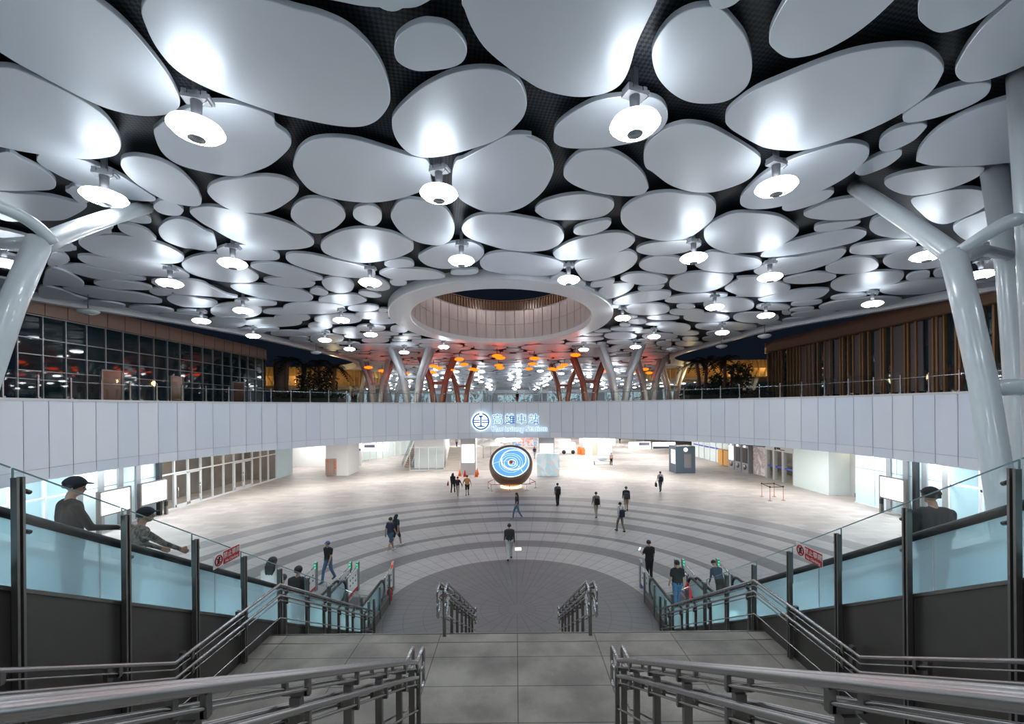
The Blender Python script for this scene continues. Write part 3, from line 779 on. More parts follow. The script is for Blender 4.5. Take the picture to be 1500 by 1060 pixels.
for k in range(150):
    a = 2 * PI * k / 150; x, y = SC2[0] + 7.15 * math.cos(a), SC2[1] + 10.25 * math.sin(a)
    mb.box((x, y, H + 3.75), (.05, .05, 1.05), a)
loft(mb, [ell(7.2, 10.3, H + 4.25, SC2), ell(7.1, 10.2, H + 4.25, SC2), ell(7.1, 10.2, H + 4.32, SC2), ell(7.2, 10.3, H + 4.32, SC2), ell(7.2, 10.3, H + 4.25, SC2)])
mb.build('railing', 'brown_panel', sky)
mb = MB(); loft(mb, [ell(7.22, 10.32, H + 3.25, SC2), ell(7.22, 10.32, H + 4.2, SC2)]); mb.build('railing_glass', pmat('amber smoked glass', (.10, .055, .035), .2), sky)
# ------------------------------------------------------------------ lamps
LP = [(288, 190), (930, 183), (643, 284), (1137, 274), (153, 289), (341, 386), (676, 382), (1016, 378), (1357, 375), (833, 410), (249, 415), (542, 414), (1128, 406), (6, 386), (1278, 445), (1437, 402), (356, 455), (295, 470), (912, 466), (1122, 462), (1047, 450),
      (371, 492), (500, 469), (476, 498), (512, 511), (543, 490), (958, 493), (931, 508), (1058, 487), (650, 508), (592, 516), (855, 512)]
LZ = H - .82
LNAME = ['biggest lit saucer lamp at upper left, tilted oval over a pale disc', 'biggest lit saucer lamp right of centre near the top', 'lit saucer lamp left of centre between two large discs', 'lit saucer lamp below the huge slanted disc at upper right', 'lit saucer lamp over the left tree column branch',
 'lit saucer lamp in the middle of the left ceiling, above two lower ones', 'lit saucer lamp hanging right above the upper skylight rim', 'lit saucer lamp right of centre below two pale oval discs', 'lit saucer lamp beside the fork of the right tree column', 'lit saucer lamp at the right shoulder of the skylight rim',
 'lit saucer lamp above the left glass facade, large and leftmost over it', 'lit saucer lamp at the left shoulder of the skylight rim', 'lit saucer lamp halfway between skylight and right tree column', 'lit saucer lamp half hidden behind the left tree column', 'lit saucer lamp hanging close to the rim over the wood-finned building',
 'lit saucer lamp peeping out right of the leaning right trunk', 'upper lit saucer lamp of the pair left of the skylight, by the left rim', 'lit saucer lamp close to the left rim above the tan fascia', 'lit saucer lamp touching the right edge of the skylight ring', 'lit saucer lamp nearest the right rim above the garden court', 'lit saucer lamp right of the skylight, level with its railing',
 'lowest lit saucer lamp along the left rim over the facade end', 'lit saucer lamp left of the skylight, level with its railing', 'lit saucer lamp low on the left, above the dark palms', 'lit saucer lamp above the left white tree column, low', 'lit saucer lamp left of the skylight, just under its lower left', 'lit saucer lamp right of the skylight, low and second out', 'lit saucer lamp above the right white tree column', 'lit saucer lamp low on the right, above the palms', 'lit saucer lamp under the lower left of the skylight rim', 'lit saucer lamp between the arms of the left white tree column', 'lit saucer lamp under the lower right of the skylight rim']
def lamp_parts(root, lit=True, rod=.3):
    m = MB(); m.lathe([(0, -.20), (.13, -.20), (.14, -.185), (.30, -.155), (.45, -.09), (.54, .0), (.50, .075), (.38, .13), (.2, .165), (0, .17)], n=28)
    if lit:
        for f in m.bm.faces:
            if f.calc_center_median().z > .01: f.material_index = 1
    m.build('lamp_shade', ['lamp', 'lamp_top'] if lit else 'lamp_off', root, world=False)
    m = MB(); m.lathe([(.17, -.18), (.17, -.212), (.15, -.222), (.11, -.205), (.1, -.215), (0, -.22)], n=24); m.build('lens', 'lens', root, world=False)
    m = MB()
    if lit:
        m.lathe([(.06, .165), (.085, .17), (.085, .22), (.062, .24), (.062, .27), (.10, .29), (.115, .60), (.115, .62)], n=16)
    else: m.tube([(0, 0, .16), (0, 0, 1.0)], .03, 8)
    m.build('stem', 'stem', root, world=False)
    if lit:
        m = MB(); m.box((0, 0, .66), (.50, .28, .08)); m.box((-.19, 0, .74), (.10, .26, .12)); m.box((.19, 0, .74), (.10, .26, .12)); m.box((0, -.02, .73), (.24, .2, .12)); m.box((.27, .02, .70), (.06, .3, .08)); m.tube([(.23, -.1, .7), (.26, -.14, .6), (.16, -.1, .5)], .012, 6); m.box((0, 0, .95), (.12, .12, .6))
        m.build('bracket', 'bracket', root, world=False)
root = empty('saucer_lamp', onz(*LP[0], LZ), .25, LNAME[0], 'lamp', 'lit saucer lamps under the canopy'); lamp_parts(root); kids = children(root)
for (p, nm) in list(zip(LP, LNAME))[1:]: copy_tree(root, onz(*p, LZ), kids, random.uniform(-.4, .4), nm)
# the same lamp grid carries on over the stairs behind the viewpoint
for yy, xs in ((3.75, (-16.7, -7.0, 2.65, 12.3)), (.85, (-11.8, -2.15, 7.5)), (-4.65, (-11.8, -2.15, 7.5)), (-7.5, (-7.0, 2.65))):
    for xx in xs: copy_tree(root, (xx, yy, LZ), kids, 0, 'lit saucer lamp above the top of the stairs, over or behind the viewpoint')
OFF = [((129, 456), 'unlit saucer lamp on a thin rod before the tan fascia at left'), ((463, 516), 'unlit saucer lamp on a thin rod before the dark palms at left'), ((1120, 492), 'unlit saucer lamp on a rod by the corner of the wood-finned building'), ((1057, 507), 'unlit saucer lamp on a rod above the palms at right'), ((984, 511), 'faint unlit saucer lamp left of the right garden court')]
r2 = None
for p, nm in OFF:
    L = onz(*p, LZ - .18)
    if r2 is None: r2 = empty('saucer_lamp', L, 0, nm, 'lamp', 'unlit saucer lamps'); lamp_parts(r2, False); k2 = children(r2)
    else: copy_tree(r2, L, k2, 0, nm)
# far lamps: too small to show parts
def small_lamp(name, mat):
    m = MB(); m.lathe([(0, -.2), (.3, -.155), (.5, -.07), (.54, 0), (.48, .09), (.2, .165), (.04, .18), (.04, .78), (0, .78)], n=14)
    for f in m.bm.faces:
        if f.calc_center_median().z > .25: f.material_index = 1
    return m.build(name, [mat, 'stem'])
fl0 = None
for j in range(14):
    for i in range(13):
        y = 64 + j * 7.2 + random.uniform(-1, 1); x = (i - 6) * (5.2 if y < 76 else 7.5) + random.uniform(-1.2, 1.2)
        if y < 78 and abs(x) > 19: continue
        if y < 70 and random.random() < .4: continue
        if abs(x) / y > .62 or y > 146: continue
        if fl0 is None: fl0 = o = small_lamp('saucer_lamp', 'lamp_far')
        else: o = fl0.copy(); COL.objects.link(o)
        o.location = (x, y, LZ); tag(o, 'tiny lit lamp in the far bright hall beyond the orange lanterns', 'lamp', 'lamps of the distant hall ceiling')
OR = [(672.7, 526), (680, 533.6), (635, 536), (642.7, 539), (617, 544.7), (595, 547), (634, 545), (661, 542), (692, 540.5), (697, 541.6), (728, 521), (733, 524), (730.7, 535), (733, 538.7), (560, 543), (539.7, 538), (782.7, 524.7), (780, 532.7), (775, 540), (826.7, 534.4), (820.7, 538), (812.7, 541), (843, 519.7), (886.7, 543.5), (931, 545), (945, 540.6), (951, 546), (963, 545), (808, 540)]
OR.sort(); ol0 = {}
REDS = {14, 21, 3}
for n, p in enumerate(OR):
    mt = 'lantern'
    if mt not in ol0: ol0[mt] = o = small_lamp('orange_lantern', mt)
    else: o = ol0[mt].copy(); COL.objects.link(o)
    o.location = onz(*p, EYE + 5.5)
    tag(o, f'glowing orange saucer lantern, {ORD[n + 1]} from the left in the row under the far canopy', 'lantern', 'orange lanterns under the far canopy')
# ================================================================== plaza, ring wall, lower hall
RC, RR = (0.0, 22.9), 22.2                     # round opening of the upper floor
def rp(a, r=RR): return (RC[0] + r * math.sin(a), RC[1] + r * math.cos(a))     # a = 0 straight ahead
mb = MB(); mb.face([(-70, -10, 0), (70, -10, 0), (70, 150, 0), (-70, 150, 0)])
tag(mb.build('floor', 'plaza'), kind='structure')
# upper floor slab around the opening (annulus to a rectangle), open towards the camera side
NA = 120; A0 = math.radians(128)
angs = [-A0 + 2 * A0 * k / NA for k in range(NA + 1)]
def far_pt(a, z):
    dx, dy = math.sin(a), math.cos(a); t = 1e9
    if dx > 1e-6: t = min(t, (68 - RC[0]) / dx)
    if dx < -1e-6: t = min(t, (-68 - RC[0]) / dx)
    if dy > 1e-6: t = min(t, (150 - RC[1]) / dy)
    if dy < -1e-6: t = min(t, (-8 - RC[1]) / dy)
    return (RC[0] + dx * t, RC[1] + dy * t, z)
mb = MB()
for a, b in zip(angs, angs[1:]):
    for z in (UP - .02, 4.25): mb.face([(*rp(a, RR + .1), z), (*rp(b, RR + .1), z), far_pt(b, z), far_pt(a, z)])
for cx_, in ((-68,), (68,)): pass
mb.face([(-68, 150, UP - .02), (68, 150, UP - .02), (68, 150.5, UP - .02), (-68, 150.5, UP - .02)])
tag(mb.build('floor_upper', pmat('upper floor stone', (.33, .33, .34), .4)), kind='structure')
# the white band: panels in two rows
mb = MB(); W = 1.22 / RR
k0 = int(A0 / W)
for k in range(-k0, k0):
    for z0, z1, r0, r1 in ((EYE - 2.62, UP - .1, RR, RR), (EYE - 3.2, EYE - 2.64, RR, RR)):
        a0, a1 = k * W + .0007, (k + 1) * W - .0007
        v = [mb.bm.verts.new(p) for p in ((*rp(a0, r0), z0), (*rp(a1, r0), z0), (*rp(a1, r1), z1), (*rp(a0, r1), z1))]
        mb.bm.faces.new(v)
tag(mb.build('wall_ring', 'band'), kind='structure')
mb = MB()
arc = [rp(a, RR + .06) for a in angs]
wall_strip(mb, [rp(a, RR + .04) for a in angs], EYE - 3.15, UP - .12, -.2 + .0 if False else .25)
tag(mb.build('wall_ring_backing', 'grey_wall'), kind='structure')
mb = MB(); wall_strip(mb, [rp(a, RR - .04) for a in angs], UP - .1, UP + .02, .3)
tag(mb.build('trim_3', 'frame_white'), kind='structure')
# ------------------------------------------------------------------ glass balustrade on the band
def bal(name, a0, a1, label, step=1.62):
    mid = rp((a0 + a1) / 2, RR + .1)
    root = empty(name, (*mid, UP + .02), 0, label, 'balustrade')
    n = int(round((a1 - a0) * RR / step)); da = (a1 - a0) / n
    for k in range(n + 1):
        a = a0 + da * k; x, y = rp(a, RR + .1)
        m = MB(); m.box((x, y, UP + .55), (.07, .05, 1.1), -a); m.box((x, y, UP + .05), (.14, .12, .08), -a); m.build('post', 'steel', root)
        if k < n:
            m = MB(); m.face([(*rp(a + .003, RR + .1), UP + .1), (*rp(a + da - .003, RR + .1), UP + .1), (*rp(a + da - .003, RR + .1), UP + 1.25), (*rp(a + .003, RR + .1), UP + 1.25)])
            m.build('glass_pane', 'glass_rail', root)
    m = MB(); m.tube([(*rp(a0 + (a1 - a0) * t / 40, RR + .17), UP + .9) for t in range(41)], .022, 8); m.build('handrail', 'steel', root)
bal('glass_balustrade', -A0, -.55, 'glass balustrade on the white band before the dark glass facade')
bal('glass_balustrade', -.549, .549, 'glass balustrade on the white band above the blue station sign', 1.9)
bal('glass_balustrade', .55, A0, 'glass balustrade on the white band before the wood-finned building')
# ------------------------------------------------------------------ station sign
SR = RR - .06
def sp(px, py, dr=0.0):
    "point of the band surface seen at a photo position"
    u, v = lev(px, py); s = u / F
    # (s d - 0)^2 + (d - c)^2 = R^2
    R = RR - .03 - dr; c = RC[1]; A = s * s + 1; B = -2 * c; C = c * c - R * R
    d = (-B + math.sqrt(B * B - 4 * A * C)) / (2 * A); return Vector((s * d, d, EYE - v * d / F))
halo = emat('sign halo', (.62, .84, 1.0), 1.5); sblue = pmat('sign blue', (.004, .13, .50), .5); swhite = emat('sign white face', (.9, .95, 1), 1.5); slav = pmat('lavender blue lettering', (.24, .27, .58), .5)
sblue.node_tree.nodes['Principled BSDF'].inputs['Emission Color'].default_value = (.0, .10, .5, 1); sblue.node_tree.nodes['Principled BSDF'].inputs['Emission Strength'].default_value = .35
slav.node_tree.nodes['Principled BSDF'].inputs['Emission Color'].default_value = (.25, .3, .75, 1); slav.node_tree.nodes['Principled BSDF'].inputs['Emission Strength'].default_value = .6
lc = sp(704.5, 617, .24)
sg = empty('station_sign', lc, 0, 'backlit station name sign with a round blue rail emblem', 'sign')
def flat(name, polys, y, mat, th=.05, parent=sg, base=lc):
    m = MB()
    for P in polys:
        a = [m.bm.verts.new((p[0], y, p[1])) for p in P]; b = [m.bm.verts.new((p[0], y + th, p[1])) for p in P]; n = len(P)
        m.bm.faces.new(a); m.bm.faces.new(b[::-1])
        for i in range(n): m.bm.faces.new([a[i], a[(i + 1) % n], b[(i + 1) % n], b[i]])
    return m.build(name, mat, parent, world=False)
def circ(r, n=48, a0=0, a1=2 * PI): return [(r * math.cos(a0 + (a1 - a0) * k / n), r * math.sin(a0 + (a1 - a0) * k / n)) for k in range(n)]
def arcband(r0, r1, a0, a1, n=24):
    A = [(r1 * math.cos(a0 + (a1 - a0) * k / n), r1 * math.sin(a0 + (a1 - a0) * k / n)) for k in range(n + 1)]
    return [[A[k], A[k + 1], (A[k + 1][0] * r0 / r1, A[k + 1][1] * r0 / r1), (A[k][0] * r0 / r1, A[k][1] * r0 / r1)] for k in range(n)]
LRd = .90
flat('halo_plate', [circ(LRd + .12)], .0, halo); flat('emblem_plate', [circ(LRd + .03)], -.04, swhite)
em = arcband(LRd - .15, LRd, math.radians(100), math.radians(440 - 0) - math.radians(0) if False else math.radians(440))
em = arcband(LRd - .15, LRd, math.radians(100), math.radians(440))
def R4(x0, x1, z0, z1): return [(x0, z0), (x1, z0), (x1, z1), (x0, z1)]
em += [R4(-.83, -.10, .08, .19), R4(.10, .83, .08, .19), R4(-.83, -.10, -.15, -.04), R4(.10, .83, -.15, -.04), R4(-.07, .07, -.55, .5)]
em += [[(-.2, .62), (.2, .62), (.22, .5), (.07, .42), (-.07, .42), (-.22, .5)], [(-.45, -.58), (.45, -.58), (.45, -.52), (.07, -.42), (-.07, -.42), (-.45, -.52)]]
flat('emblem', em, -.08, sblue)
chars = [('高', 728.5), ('雄', 747), ('車', 764), ('站', 782)]
for ch, px in chars:
    q = sp(px, 614.5, .12); ry = 0
    text_mesh('character_halo', ch, 1.12, halo, q - lc + Vector((0, .03, 0)), (PI / 2, 0, 0), sg, .01, .024)
    text_mesh('character', ch, 1.12, sblue, q - lc, (PI / 2, 0, 0), sg, .02, .0)
q = sp(761, 628, .36)
text_mesh('latin_name_halo', 'Kaohsiung Station', .81, halo, q - lc + Vector((0, .03, 0)), (PI / 2, 0, 0), sg, .01, .02)
text_mesh('latin_name', 'Kaohsiung Station', .81, slav, q - lc, (PI / 2, 0, 0), sg, .02, .0)
# ------------------------------------------------------------------ lower hall side walls
WXL, ZT = 25.0, 4.25
def side_panel(name, s, y0, y1, z0, z1, mat, x=WXL, th=.12, parent=None):
    m = MB(); m.box((s * (x + th / 2), (y0 + y1) / 2, (z0 + z1) / 2), (th, y1 - y0, z1 - z0)); return m.build(name, mat, parent)
def storefront(s, y0, y1, step, nm, label, back='store_back', doors=(), depth=3.2):
    "glazed front parallel to the view: mullions, transom, panes, one dim room behind"
    root = empty('storefront', (s * WXL, (y0 + y1) / 2, 0), 0, label, 'storefront')
    m = MB(); x = s * (WXL + depth)
    m.box((x, (y0 + y1) / 2, 2.1), (.1, y1 - y0, 4.2)); m.box((s * (WXL + depth / 2), y0, 2.1), (depth, .1, 4.2)); m.box((s * (WXL + depth / 2), y1, 2.1), (depth, .1, 4.2)); m.build('back_wall', back, root)
    n = int(round((y1 - y0) / step)); st = (y1 - y0) / n
    m = MB()
    for k in range(n + 1): m.box((s * WXL, y0 + k * st, 2.1), (.16, .08, 4.2))
    m.box((s * WXL, (y0 + y1) / 2, 2.62), (.15, y1 - y0, .09)); m.box((s * WXL, (y0 + y1) / 2, .06), (.18, y1 - y0, .12)); m.build('frame', 'frame_white', root)
    for k in range(n):
        a, b = y0 + k * st + .04, y0 + (k + 1) * st - .04
        for z0, z1 in ((.12, 2.58), (2.67, 4.2)):
            m = MB(); m.face([(s * WXL, a, z0), (s * WXL, b, z0), (s * WXL, b, z1), (s * WXL, a, z1)]); m.build('glass_pane', 'glass', root)
    for k in doors:
        a, b = y0 + k * st, y0 + (k + 1) * st
        m = MB()
        for yy in (a + .1, b - .1): m.box((s * (WXL - .05), yy, 1.3), (.06, .1, 2.5))
        m.box((s * (WXL - .05), (a + b) / 2, 2.5), (.06, st - .1, .1)); m.box((s * (WXL - .05), (a + b) / 2, .2), (.06, st - .1, .2)); d = m.build('door', 'frame_white', root)
        m = MB(); yy = b - .22 if k % 2 == 0 else a + .22
        m.tube([(s * (WXL - .16), yy, .7), (s * (WXL - .16), yy, 1.6)], .022, 8); m.box((s * (WXL - .1), yy, .8), (.12, .03, .03)); m.box((s * (WXL - .1), yy, 1.5), (.12, .03, .03)); m.build('handle', 'steel', d)
    return root
storefront(-1, 29.6, 44.0, 1.31, 'l', 'long white-framed glass storefront with brown interior at the left of the plaza', doors=(1, 2, 6, 7), depth=3)
storefront(-1, 13.0, 24.0, 1.6, 'l', 'white-framed glass front behind the person in dark jacket at left', back='blue_wall', depth=2)
storefront(1, 13.0, 24.4, 1.6, 'r', 'white-framed glass entrance behind the person at the right escalator', back='blue_wall', doors=(4, 5), depth=2)
m = MB()
for (s, y0, y1, z0, z1, mt) in ((-1, 24.0, 29.6, 0, ZT, 0), (1, 24.4, 31.2, 0, ZT, 0)):
    n = 4
    for k in range(n):
        a = y0 + (y1 - y0) * k / n; b = y0 + (y1 - y0) * (k + 1) / n
        m.box((s * (WXL + .06), (a + b) / 2, 1.31), (.1, b - a - .03, 2.6)); m.box((s * (WXL + .06), (a + b) / 2, 3.45), (.1, b - a - .03, 1.6))
    m.box((s * (WXL + .14), (y0 + y1) / 2, 2.1), (.08, y1 - y0, 4.2)); m.box((s * (WXL - .02), (y0 + y1) / 2, .06), (.1, y1 - y0, .1), mi=1)
tag(m.build('wall_side_panels', ['blue_wall', 'frame_white']), kind='structure')
m = MB()
for s, y0 in ((-1, 24.2), (1, 24.6)):
    for k in range(4): m.box((s * (WXL - .03), y0 + 1.25 * k, 2.1), (.1, .34, 4.2))
tag(m.build('trim_4', pmat('grey steel pilasters', (.30, .33, .35), .3, .5)), kind='structure')
for s, y in ((-1, 29.35), (1, 26.2)):
    m = MB(); m.box((s * (WXL - .25), y, 2.1), (.26, .22, 4.2)); o = m.build('steel_pillar', pmat('black pillar', (.03, .035, .04), .25, .3)); centre(o)
    tag(o, 'slim black pillar between map board and glass front at ' + ('left' if s < 0 else 'right'), 'pillar')
# left end: pale panel, white recess, column with hydrant box
def box_obj(name, lo, hi, mat, label=None, cat=None, kind=None, parent=None):
    m = MB(); m.box([(a + b) / 2 for a, b in zip(lo, hi)], [b - a for a, b in zip(lo, hi)]); o = m.build(name, mat, parent)
    if not parent: centre(o)
    return tag(o, label, cat, kind=kind)
box_obj('wall_left', (-25.3, 44.0, 0), (-24.9, 47.2, ZT), 'blue_wall', kind='structure')
box_obj('wall_recess', (-31, 53.5, 0), (-19.5, 53.7, ZT), 'white_wall', kind='structure')
box_obj('column_left', (-20.6, 45.9, 0), (-18.2, 49.2, ZT), 'white_wall', kind='structure')
hb = empty('hydrant_cabinet', (-20.0, 45.78, .1), 0, 'copper coloured fire hydrant cabinet on the white column at left', 'cabinet')
m = MB(); m.box((-20.02, 45.8, .98), (1.12, .2, 1.75)); m.build('body', pmat('rose copper sheet', (.50, .35, .29), .35, .4), hb)
m = MB(); m.box((-19.62, 45.69, 1.0), (.03, .02, 1.6)); m.box((-20.3, 45.69, 1.0), (.02, .02, 1.6)); m.build('door_seam', 'dark_steel', hb)
m = MB(); m.box((-20.3, 45.68, 1.62), (.2, .05, .12)); m.box((-19.48, 45.68, 1.2), (.16, .05, .16)); m.box((-19.48, 45.68, .9), (.16, .05, .2)); m.box((-19.48, 45.68, 1.55), (.14, .05, .12)); m.build('alarm', 'orange', hb)
# ------------------------------------------------------------------ backlit map boards
def board(s, y0, y1, label, lock=True):
    x = s * 24.35; root = empty('map_board', (x, (y0 + y1) / 2, 0), 0, label, 'map board')
    m = MB(); m.box((x, (y0 + y1) / 2, 1.75), (.14, y1 - y0, 1.5)); m.build('cabinet', 'dark_steel', root)
    m = MB(); m.box((x - s * .085, (y0 + y1) / 2, 1.75), (.03, y1 - y0 - .16, 1.34)); m.build('screen', 'map', root)
    for yy in (y0 + .08, y1 - .08):
        m = MB(); m.box((x, yy, 1.25), (.2, .14, 2.5)); m.build('post', 'dark_steel', root)
    if lock:
        m = MB(); m.box((x - s * .16, y1 - .25, .8), (.12, .14, .34)); m.build('phone_box', 'black', root)
board(-1, 24.6, 26.7, 'lit map board on dark posts, nearer the camera, at the left wall', False)
board(-1, 27.3, 29.5, 'lit map board beside the long glass storefront at left')
board(1, 26.4, 28.3, 'lit map board beside the person at the right escalator')
# ------------------------------------------------------------------ right side
rt = box_obj('wall_right_column', (24.9, 33.7, 0), (27.4, 38.0, ZT), 'mint_wall', kind='structure')
box_obj('wall_right_recess', (26.6, 31.2, 0), (26.8, 33.7, ZT), 'grey_wall', kind='structure')
dr = empty('service_door', (26.5, 32.5, 0), 0, 'cream service door with a kick plate in the right recess', 'door')
m = MB(); m.box((26.55, 32.45, 1.3), (.1, 1.3, 2.6)); m.build('leaf', pmat('cream door', (.66, .60, .52), .5), dr)
m = MB(); m.box((26.48, 32.45, .15), (.04, 1.3, .3)); m.build('kick_plate', 'steel', dr); m = MB(); m.box((26.48, 32.9, 1.3), (.05, .06, .3)); m.build('handle', 'steel', dr)
ge = empty('glass_entrance', (25.1, 40.2, 0), 0, 'glass sliding entrance with blue stripe and signboard at right', 'entrance')
m = MB()
for y in (38.05, 39.6, 41.0, 42.2): m.box((25.1, y, 1.5), (.3, .28, 3.0))
m.box((25.1, 40.1, 3.1), (.4, 4.3, .5)); m.box((25.1, 40.1, 3.9), (.2, 4.3, .12)); m.build('frame', pmat('silver door frame', (.50, .51, .52), .35, .4), ge)
for a, b in ((38.2, 39.45), (39.75, 40.85), (41.15, 42.05)):
    m = MB(); m.face([(25.1, a, .05), (25.1, b, .05), (25.1, b, 2.85), (25.1, a, 2.85)]); m.build('glass_pane', 'glass_rail', ge)
m = MB(); m.box((25.07, 40.1, 1.3), (.02, 4.1, .16)); m.build('stripe', 'tape_blue', ge)
m = MB(); m.box((24.88, 40.6, 3.1), (.03, .22, .3)); m.box((24.88, 40.1, 3.12), (.03, .5, .2)); m.box((24.88, 39.5, 3.02), (.03, .6, .07)); m.build('pictograms', 'black', ge)
box_obj('wall_right_inner', (28.2, 38, 0), (28.4, 60, ZT), 'store_back', kind='structure')
mu = box_obj('mural_panel', (25.0, 42.3, .05), (25.15, 44.6, 3.0), 'mural', 'pale mural panel with grey machinery beside the glass entrance', 'mural')
for k, (y, lab, dark) in enumerate(((44.9, 'silver ticket kiosk with dark screen, nearest the mural', 1), (46.35, 'silver ticket kiosk with dark screen, middle of the three', 1), (47.8, 'silver ticket kiosk with lit white screen, beside the ochre lockers', 0))):
    r = empty('ticket_kiosk', (24.8, y + .65, 0), 0, lab, 'kiosk')
    m = MB(); m.box((25.0, y + .65, 1.45), (.7, 1.3, 2.9)); m.build('body', pmat('kiosk grey', (.30, .32, .35), .3, .4), r)
    m = MB(); m.box((24.63, y + .65, 1.85), (.05, .95, 1.6)); m.build('screen', 'black' if dark else 'white_glow', r)
    m = MB(); m.lathe([(0, 0), (.28, 0), (.28, .04), (0, .04)], (24.63, y + .65, .6), 20, R=Matrix.Rotation(-PI / 2, 3, 'Y')); m.build('speaker', 'dark_steel', r)
    m = MB(); m.box((24.6, y + .65, 2.82), (.1, .2, .2)); m.build('lamp', 'white_glow', r)
for k, y in enumerate((49.6, 51.0)):
    r = box_obj('locker', (24.9, y, .1), (25.6, y + 1.2, 1.9), 'bamboo', ('ochre locker door beside the ticket kiosks', 'ochre locker door further from the ticket kiosks')[k], 'locker')
m = MB(); m.box((25.85, 55.5, 2.1), (.15, 13, 4.2)); m.box((25.75, 55, 1.75), (.04, 13, .18), mi=1)
for k in range(8): m.box((25.75, 49.4 + 1.7 * k, 2.1), (.1, .12, 4.2), mi=2)
tag(m.build('wall_right_far', ['mint_wall', 'tape_blue', 'frame_white']), kind='structure')
# slate-blue kiosk standing free
kk = empty('information_kiosk', (18.2, 46.2, 0), 0, 'free-standing slate blue kiosk with a round white emblem', 'kiosk')
m = MB(); m.box((18.2, 46.4, 1.45), (2.1, 2.0, 2.9)); m.build('body', 'navy_kiosk', kk)
m = MB(); m.box((18.42, 45.38, 1.35), (.75, .04, 1.5)); m.build('window', pmat('kiosk window', (.20, .19, .20), .2), kk)
m = MB(); m.box((17.13, 46.1, 1.75), (.04, 1.1, 1.5)); m.build('side_screen', 'white_glow', kk)
m = MB(); m.lathe([(0, 0), (.22, 0), (.22, .03), (0, .03)], (18.2, 45.36, 2.55), 20, R=Matrix.Rotation(PI / 2, 3, 'X')); m.build('emblem', 'white_glow', kk)
# ------------------------------------------------------------------ central columns with lit posters
for s, px0, px1, base, lab in ((-1, 674.5, 696.5, 696, 'column left of the bronze bowl'), (1, 789.5, 813, 696, 'column right of the bronze bowl')):
    a, b = fl(px0, base), fl(px1, base); y = a.y + .3
    r = empty('poster_column', ((a.x + b.x) / 2, y, 0), 0, 'square grey-clad column with a lit white poster ' + ('left' if s < 0 else 'right') + ' of the bronze bowl', 'column')
    m = MB(); m.box(((a.x + b.x) / 2, y + .7, 2.15), (b.x - a.x, 1.4, 4.3)); m.build('shaft', 'grey_wall', r)
    m = MB(); m.box(((a.x + b.x) / 2, y - .03, 2.3 if s < 0 else 2.75), (b.x - a.x - .25, .06, 1.95 if s < 0 else 1.2)); m.build('poster', 'white_glow', r)
# bowl sculpture
c0 = fl(748.5, 716); cy = c0.y + 1.0
bw = empty('bowl_sculpture', (c0.x, cy, 0), 0, 'giant tilted bronze bowl with a blue ripple-patterned face', 'sculpture')
Rb = 1.98; cz = 2.0; tilt = math.radians(44)
nrm = Vector((0, -math.cos(tilt), math.sin(tilt))); Rm = nrm.to_track_quat('Z', 'Y').to_matrix()
cb = Vector((c0.x, cy, cz))
hh = .55                                   # cut height of the opening above the centre
prof = [(0, -Rb)] + [(Rb * math.sin(t), -Rb * math.cos(t)) for t in [PI * k / 24 for k in range(1, 15)]]
tcut = math.acos(-hh / Rb); prof = [(0, -Rb)] + [(Rb * math.sin(tcut * k / 22), -Rb * math.cos(tcut * k / 22)) for k in range(1, 23)]
rc = prof[-1][0]
m = MB(); m.lathe(prof + [(rc - .16, hh + .02), (rc - .2, hh - .12)], cb, 56, R=Rm)
o = m.build('shell', 'bowl', bw)
# ripple face
def ripple():
    mm, nt, out = new_mat('blue ripple face'); L = nt.links.new
    e = N(nt, 'ShaderNodeBsdfPrincipled', Roughness=.3); tc = N(nt, 'ShaderNodeTexCoord')
    def rings(cx, cy, r0, wd):
        s = N(nt, 'ShaderNodeVectorMath', operation='SUBTRACT'); s.inputs[1].default_value = (cx, cy, 0); L(tc.outputs['Object'], s.inputs[0])
        ml = N(nt, 'ShaderNodeVectorMath', operation='MULTIPLY'); ml.inputs[1].default_value = (1, 1, 0); L(s.outputs[0], ml.inputs[0])
        l = N(nt, 'ShaderNodeVectorMath', operation='LENGTH'); L(ml.outputs[0], l.inputs[0])
        d = N(nt, 'ShaderNodeMath', operation='SUBTRACT'); d.inputs[1].default_value = r0; L(l.outputs['Value'], d.inputs[0])
        ab = N(nt, 'ShaderNodeMath', operation='ABSOLUTE'); L(d.outputs[0], ab.inputs[0])
        lt = N(nt, 'ShaderNodeMath', operation='LESS_THAN'); lt.inputs[1].default_value = wd; L(ab.outputs[0], lt.inputs[0]); return lt.outputs[0]
    cur = None
    for a in ((.25, .25, 1.12, .05), (.1, -.1, .34, .035), (0, -.1, .6, .018), (0, -.1, .85, .012), (0, -.1, 1.05, .012), (0, 0, 1.62, .035), (-.6, -1.6, 1.7, .012), (0, -.1, .2, .015)):
        v = rings(*a)
        if cur is None: cur = v
        else:
            mx = N(nt, 'ShaderNodeMath', operation='MAXIMUM'); L(cur, mx.inputs[0]); L(v, mx.inputs[1]); cur = mx.outputs[0]
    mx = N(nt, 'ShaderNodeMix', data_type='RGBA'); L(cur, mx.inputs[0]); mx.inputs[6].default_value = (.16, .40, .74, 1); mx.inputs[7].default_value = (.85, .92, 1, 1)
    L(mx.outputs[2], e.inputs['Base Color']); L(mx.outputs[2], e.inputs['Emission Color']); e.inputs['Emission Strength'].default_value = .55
    L(e.outputs[0], out.inputs[0]); return mm
m = MB(); m.lathe([(0, 0), (rc - .18, 0)], n=56); o = m.build('ripple_face', ripple(), bw, world=False); o.location = cb + nrm * (hh - .08) - Vector(bw.location); o.rotation_euler = Rm.to_euler()
